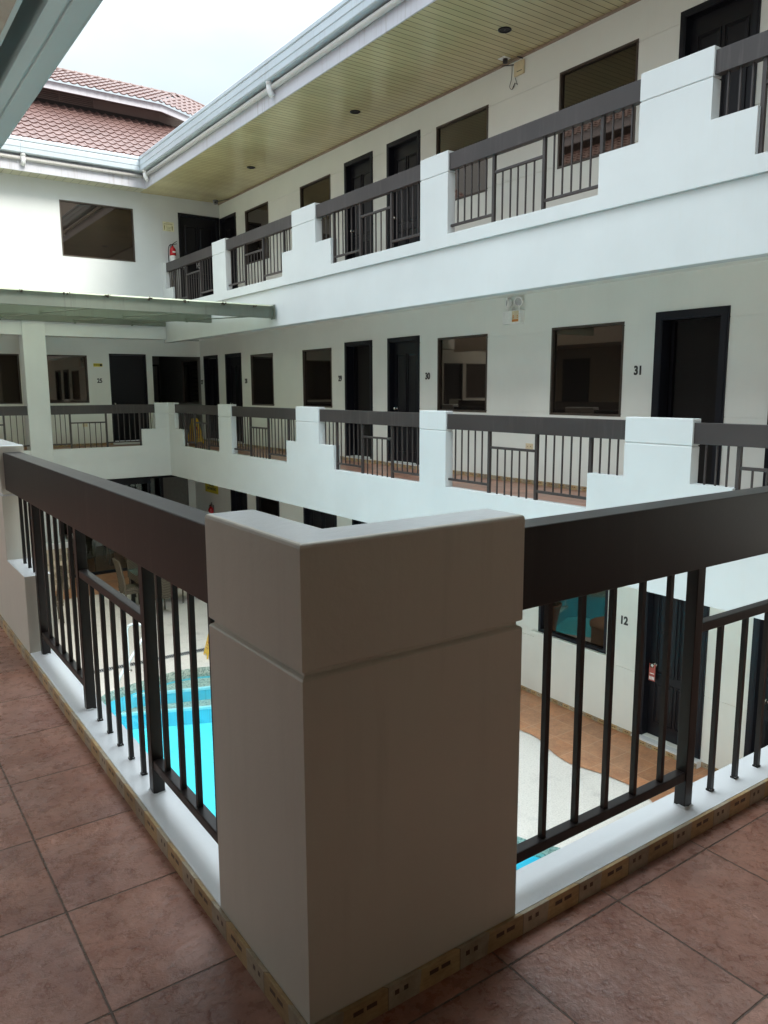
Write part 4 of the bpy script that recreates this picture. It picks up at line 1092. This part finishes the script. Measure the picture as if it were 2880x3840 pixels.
# ------------------------------------------------------------------ emergency light, router, camera, outlets, downlights
em = thing('emergency_light', 'white twin headed emergency light on the middle gallery wall', 'emergency light', (WA, 6.87, 2.34))
MB().mbox(fAW, 6.70, 7.05, -.09, -.001, 2.25, 2.43).build('housing', M['whitep'], em, bevel=.006)
for y, dy, dz_ in ((6.97, .55, .1), (6.76, -.3, -.25)):
    d = Vector((-1, dy, dz_)).normalized(); c = Vector((WA-.055, y, 2.545)); rot = d.to_track_quat('Z', 'Y').to_matrix()
    hd = MB()
    for (r0, h0), (r1, h1) in zip(((.03,-.05), (.055,-.03), (.066,.01), (.066,.03), (.056,.032)), ((.055,-.03), (.066,.01), (.066,.03), (.056,.032), (.054,.02))):
        for k in range(20):
            a0, a1 = 2*math.pi*k/20, 2*math.pi*(k+1)/20
            f_ = lambda r, a, h: tuple(c + rot @ Vector((r*math.cos(a), r*math.sin(a), h)))
            hd.face([f_(r0,a0,h0), f_(r0,a1,h0), f_(r1,a1,h1), f_(r1,a0,h1)], 0, True)
    hd.tube([(WA-.055, y, 2.43), (WA-.055, y, 2.50)], .012, 8)
    ho = hd.build('lamp_head', M['whitep'], em, weld=False)
    ln = MB(); ln.face([tuple(c + rot @ Vector((.054*math.cos(2*math.pi*k/20), .054*math.sin(2*math.pi*k/20), .021))) for k in range(20)]); ln.build('lens', M['lampglass'], ho)
MB().tube([(WA-.05, 6.83, 2.43), (WA-.05, 6.83, 2.46), (WA-.05, 6.91, 2.46), (WA-.05, 6.91, 2.43)], .006, 6).build('carry_handle', M['whitep'], em)
MB().mbox(fAW, 6.73, 6.86, -.0925, -.0905, 2.27, 2.42).build('sticker', M['ivory'], em)
st_ = MB(); st_.mbox(fAW, 6.735, 6.855, -.094, -.0926, 2.275, 2.305)
for zz in (2.32, 2.345): st_.mbox(fAW, 6.82, 6.845, -.094, -.0926, zz, zz+.015); st_.mbox(fAW, 6.745, 6.76, -.094, -.0926, zz, zz+.015)
st_.build('sticker_print', M['orange'], em)
MB().tube(spline([(WA-.03, 6.93, 2.43), (WA-.03, 6.89, 2.52), (WA-.03, 6.91, 2.60), (WA-.03, 6.93, 2.62)], 4, False), .004, 6).build('cable', M['whitep'], em)

rt = thing('wifi_router', 'cream wifi router with black antennas hanging under the upper ceiling', 'router', (WA, 6.9, 5.6))
MB().mbox(fAW, 6.80, 6.985, -.035, -.004, 5.53, 5.71).build('casing', M['ivory'], rt, bevel=.012, seg=3)
MB().mbox(fAW, 6.83, 6.92, -.038, -.0355, 5.575, 5.583).build('slot', M['blackp'], rt)
MB().tube([(WA-.03, 6.99, 5.69), (WA-.10, 7.15, 5.71)], .008, 8).build('antenna', M['blackp'], rt)
MB().tube([(WA-.03, 6.82, 5.72), (WA-.05, 6.90, 5.76)], .008, 8).build('antenna', M['blackp'], rt)
MB().tube(spline([(WA-.02, 7.03, 5.71), (WA-.02, 7.03, 5.62), (WA-.02, 7.04, 5.52), (WA-.02, 7.07, 5.44), (WA-.02, 7.03, 5.39), (WA-.02, 6.99, 5.41), (WA-.02, 6.97, 5.46), (WA-.02, 7.0, 5.42), (WA-.02, 7.02, 5.39), (WA-.02, 6.96, 5.45), (WA-.02, 6.92, 5.42), (WA-.02, 6.94, 5.46), (WA-.02, 6.965, 5.52)], 5, False), .0035, 6).build('cable', M['blackp'], rt)
pg = MB(); pg.box(WA-.20, WA-.08, 7.0, 7.12, ZC-.010, ZC-.0005); pg.build('socket_plate', M['whitep'], rt)
MB().lathe((WA-.13, 7.05, ZC-.01), [(.034,0), (.034,-.05), (.02,-.055)], 14).build('plug', M['blackp'], rt)

cc_ = thing('security_camera', 'grey dome security camera in the upper ceiling corner', 'camera', (7.12, 16.70, ZC))
MB().lathe((7.12, 16.70, ZC), [(.062,-.001), (.062,-.03), (.055,-.06), (.035,-.09), (.012,-.10)], 20).build('dome', M['grey'], cc_)
MB().lathe((7.085, 16.645, ZC-.062), [(.022,0), (.022,-.022), (.012,-.024)], 14, 0, 'y').build('lens', M['blackp'], cc_)
MB().tube([(7.15, 16.66, ZC-.03), (7.31, 16.3, ZC-.02), (7.315, 15.95, ZC-.015)], .008, 6).build('cable', M['blackp'], cc_)

def outlet(fm, u0, u1, z0, z1, label, cat='outlet'):
    o = thing('wall_outlet', label, cat, fm((u0+u1)/2, 0, (z0+z1)/2))
    MB().mbox(fm, u0, u1, -.009, -.0005, z0, z1).build('cover_plate', M['ivory'], o, bevel=.003)
    s = MB(); um, zm = (u0+u1)/2, (z0+z1)/2
    for du in (-.03, .03):
        for e in (-.007, .007): s.mbox(fm, um+du+e-.002, um+du+e+.002, -.0105, -.0092, zm-.008, zm+.008)
    s.build('slots', M['blackp'], o)
outlet(fAW, 6.475, 6.615, .49, .575, 'cream double wall outlet low on the wall behind the middle railing')
outlet(fBW, 4.24, 4.36, .47, .55, 'pale wall outlet behind the end wing railing under number 25')

for k, (x, y) in enumerate(((6.62, 3.0), (6.60, 6.44), (6.63, 9.91), (6.62, 13.73))):
    dl = thing('downlight', ['x', 'unlit round downlight nearest the router, largest in the photo', 'unlit round downlight in the middle of the upper ceiling', 'unlit round downlight nearest the inner corner, smallest in the photo'][k] if k else 'unlit round ceiling downlight beyond the top edge', 'downlight', (x, y, ZC), 0, 'downlights in the upper ceiling')
    MB().lathe((x, y, ZC), [(.085,-.0005), (.085,-.010), (.065,-.012), (.060,-.004)], 24).build('trim_ring', M['frame'], dl)
    MB().lathe((x, y, ZC), [(.059,-.003), (.05,-.0035), (.01,-.004)], 20).build('lamp_face', M['lampglass'], dl)

# ------------------------------------------------------------------ wet floor signs
def wet_sign(loc, rz, label):
    w = thing('wet_floor_sign', label, 'wet floor sign', loc, rz, 'yellow folding floor signs'); O = (0,0,0)
    for s in (-1, 1):
        p = MB(); f_ = lambda x, h, d: (x, s*(.16*(1-h/.64)+.012+d), h)
        q = [(-.15, 0), (-.11, 0), (-.10, .05), (.10, .05), (.11, 0), (.15, 0), (.085, .60), (.06, .64), (-.06, .64), (-.085, .60)]
        p.face([f_(x, h, 0) for x, h in q]); p.face([f_(x, h, .012) for x, h in reversed(q)])
        for i in range(len(q)): p.face([f_(*q[i], 0), f_(*q[i], .012), f_(*q[(i+1)%len(q)], .012), f_(*q[(i+1)%len(q)], 0)])
        po_ = p.build('panel', M['yelp'], w, O)
        g = MB(); fr = lambda x, h: f_(x, h, .0135)
        for (x0, h0, x1, h1, t_) in ((-.05,.46,.05,.33,.012), (.045,.47,-.045,.33,.012), (0,.43,.0,.25,.014), (-.045,.24,.045,.24,.012), (-.035,.20,.035,.20,.010), (-.05,.15,.05,.15,.012)):
            d = Vector((x1-x0, h1-h0)).normalized(); n = Vector((-d.y, d.x))*t_/2
            g.face([fr(x0+n.x, h0+n.y), fr(x1+n.x, h1+n.y), fr(x1-n.x, h1-n.y), fr(x0-n.x, h0-n.y)])
        g.build('warning_print', plain('red print', (.42,.06,.02), .5) if s > 0 else M['red'], po_, O)
    return w
wet_sign((6.78, 17.72, 0), R(8), 'yellow folding wet floor sign with red print behind the railing at the inner corner')
wet_sign((4.23, 10.72, G-.012), R(80), 'yellow folding sign beside the drain, mostly hidden by the corner pillar')

# door hanger on door 12
dh = thing('door_hanger', 'red paper hanger on the knob of door 12', 'door hanger', (WA, 4.36, -2.1))
kz = -3.01 + .93; ky = 4.53-.075-.07
hg = MB(); hg.mbox(fAW, ky-.045, ky+.045, .038, .040, kz-.20, kz+.02); hg.build('card', M['redlab'], dh)
hp = MB()
for k in range(4): hp.mbox(fAW, ky-.035+k*.02, ky-.022+k*.02, .0365, .0378, kz-.185, kz-.145)
hp.mbox(fAW, ky-.03, ky+.03, .0365, .0378, kz-.11, kz-.10); hp.build('print', M['whitep'], dh)

# ------------------------------------------------------------------ light
SUN = Vector((.20, -.66, .72)).normalized()
world = bpy.data.worlds.new('World'); scene.world = world; world.use_nodes = True
nt = world.node_tree; bg = nt.nodes['Background']
sky = N(nt, 'ShaderNodeTexSky', sky_type='NISHITA'); sky.sun_disc = False
sky.sun_elevation = math.asin(SUN.z); sky.sun_rotation = math.atan2(SUN.x, SUN.y); sky.dust_density = 4; sky.air_density = 1.2
tc = N(nt, 'ShaderNodeTexCoord'); s = sep(nt, tc.outputs['Generated'])
el = math_(nt, 'MAXIMUM', s[2], 0.0)
n = noise(nt, tc.outputs['Generated'], 2.2, 6, .55, (1, 1, 2))
cl_ = ramp(nt, n, [(.38, (.77,.91,1.0)), (.70, (.96,1.0,1.0))])
br = math_(nt, 'ADD', math_(nt, 'MULTIPLY', math_(nt, 'POWER', el, 3.0), 25.0), 2.5)                # overcast sky: brighter towards the zenith
brc = N(nt, 'ShaderNodeCombineColor'); [nt.links.new(br, brc.inputs[i]) for i in range(3)]
cloud = mix(nt, 1.0, cl_, brc.outputs[0], 'MULTIPLY')
fin = mix(nt, .96, sky.outputs[0], cloud)
nt.links.new(fin, bg.inputs['Color']); bg.inputs['Strength'].default_value = .13
sl = bpy.data.lights.new('Sun', 'SUN'); sl.energy = 1.6; sl.angle = R(20); sl.color = (1, .94, .84)
so = bpy.data.objects.new('Sun', sl); col.objects.link(so); so.location = (10, -10, 30); so.rotation_euler = (SUN).to_track_quat('Z', 'Y').to_euler()

# ------------------------------------------------------------------ camera
yaw, pitch, roll, f = 0.9572629415638231, -0.15712715448147815, -0.004290159456682922, 2893.670807610266
fwd = Vector((math.cos(yaw)*math.cos(pitch), math.sin(yaw)*math.cos(pitch), math.sin(pitch)))
rt_ = Vector((math.sin(yaw), -math.cos(yaw), 0)); up = rt_.cross(fwd)
r2 = math.cos(roll)*rt_ + math.sin(roll)*up; u2 = -math.sin(roll)*rt_ + math.cos(roll)*up
cam = bpy.data.cameras.new('Camera'); co = bpy.data.objects.new('Camera', cam); col.objects.link(co)
mw = Matrix((r2, u2, -fwd)).transposed().to_4x4(); mw.translation = (-0.6732073, -1.2259573, 1.3360818)
co.matrix_world = mw
cam.sensor_fit = 'VERTICAL'; cam.sensor_height = 36; cam.lens = f/3840*36; cam.clip_start = .05; cam.clip_end = 500
scene.camera = co
scene.view_settings.view_transform = 'Standard'; scene.view_settings.look = 'None'; scene.view_settings.gamma = 1; scene.view_settings.exposure = 1.28
scene.cycles.use_denoising = True; scene.cycles.max_bounces = 10; scene.cycles.diffuse_bounces = 5; scene.cycles.transparent_max_bounces = 12
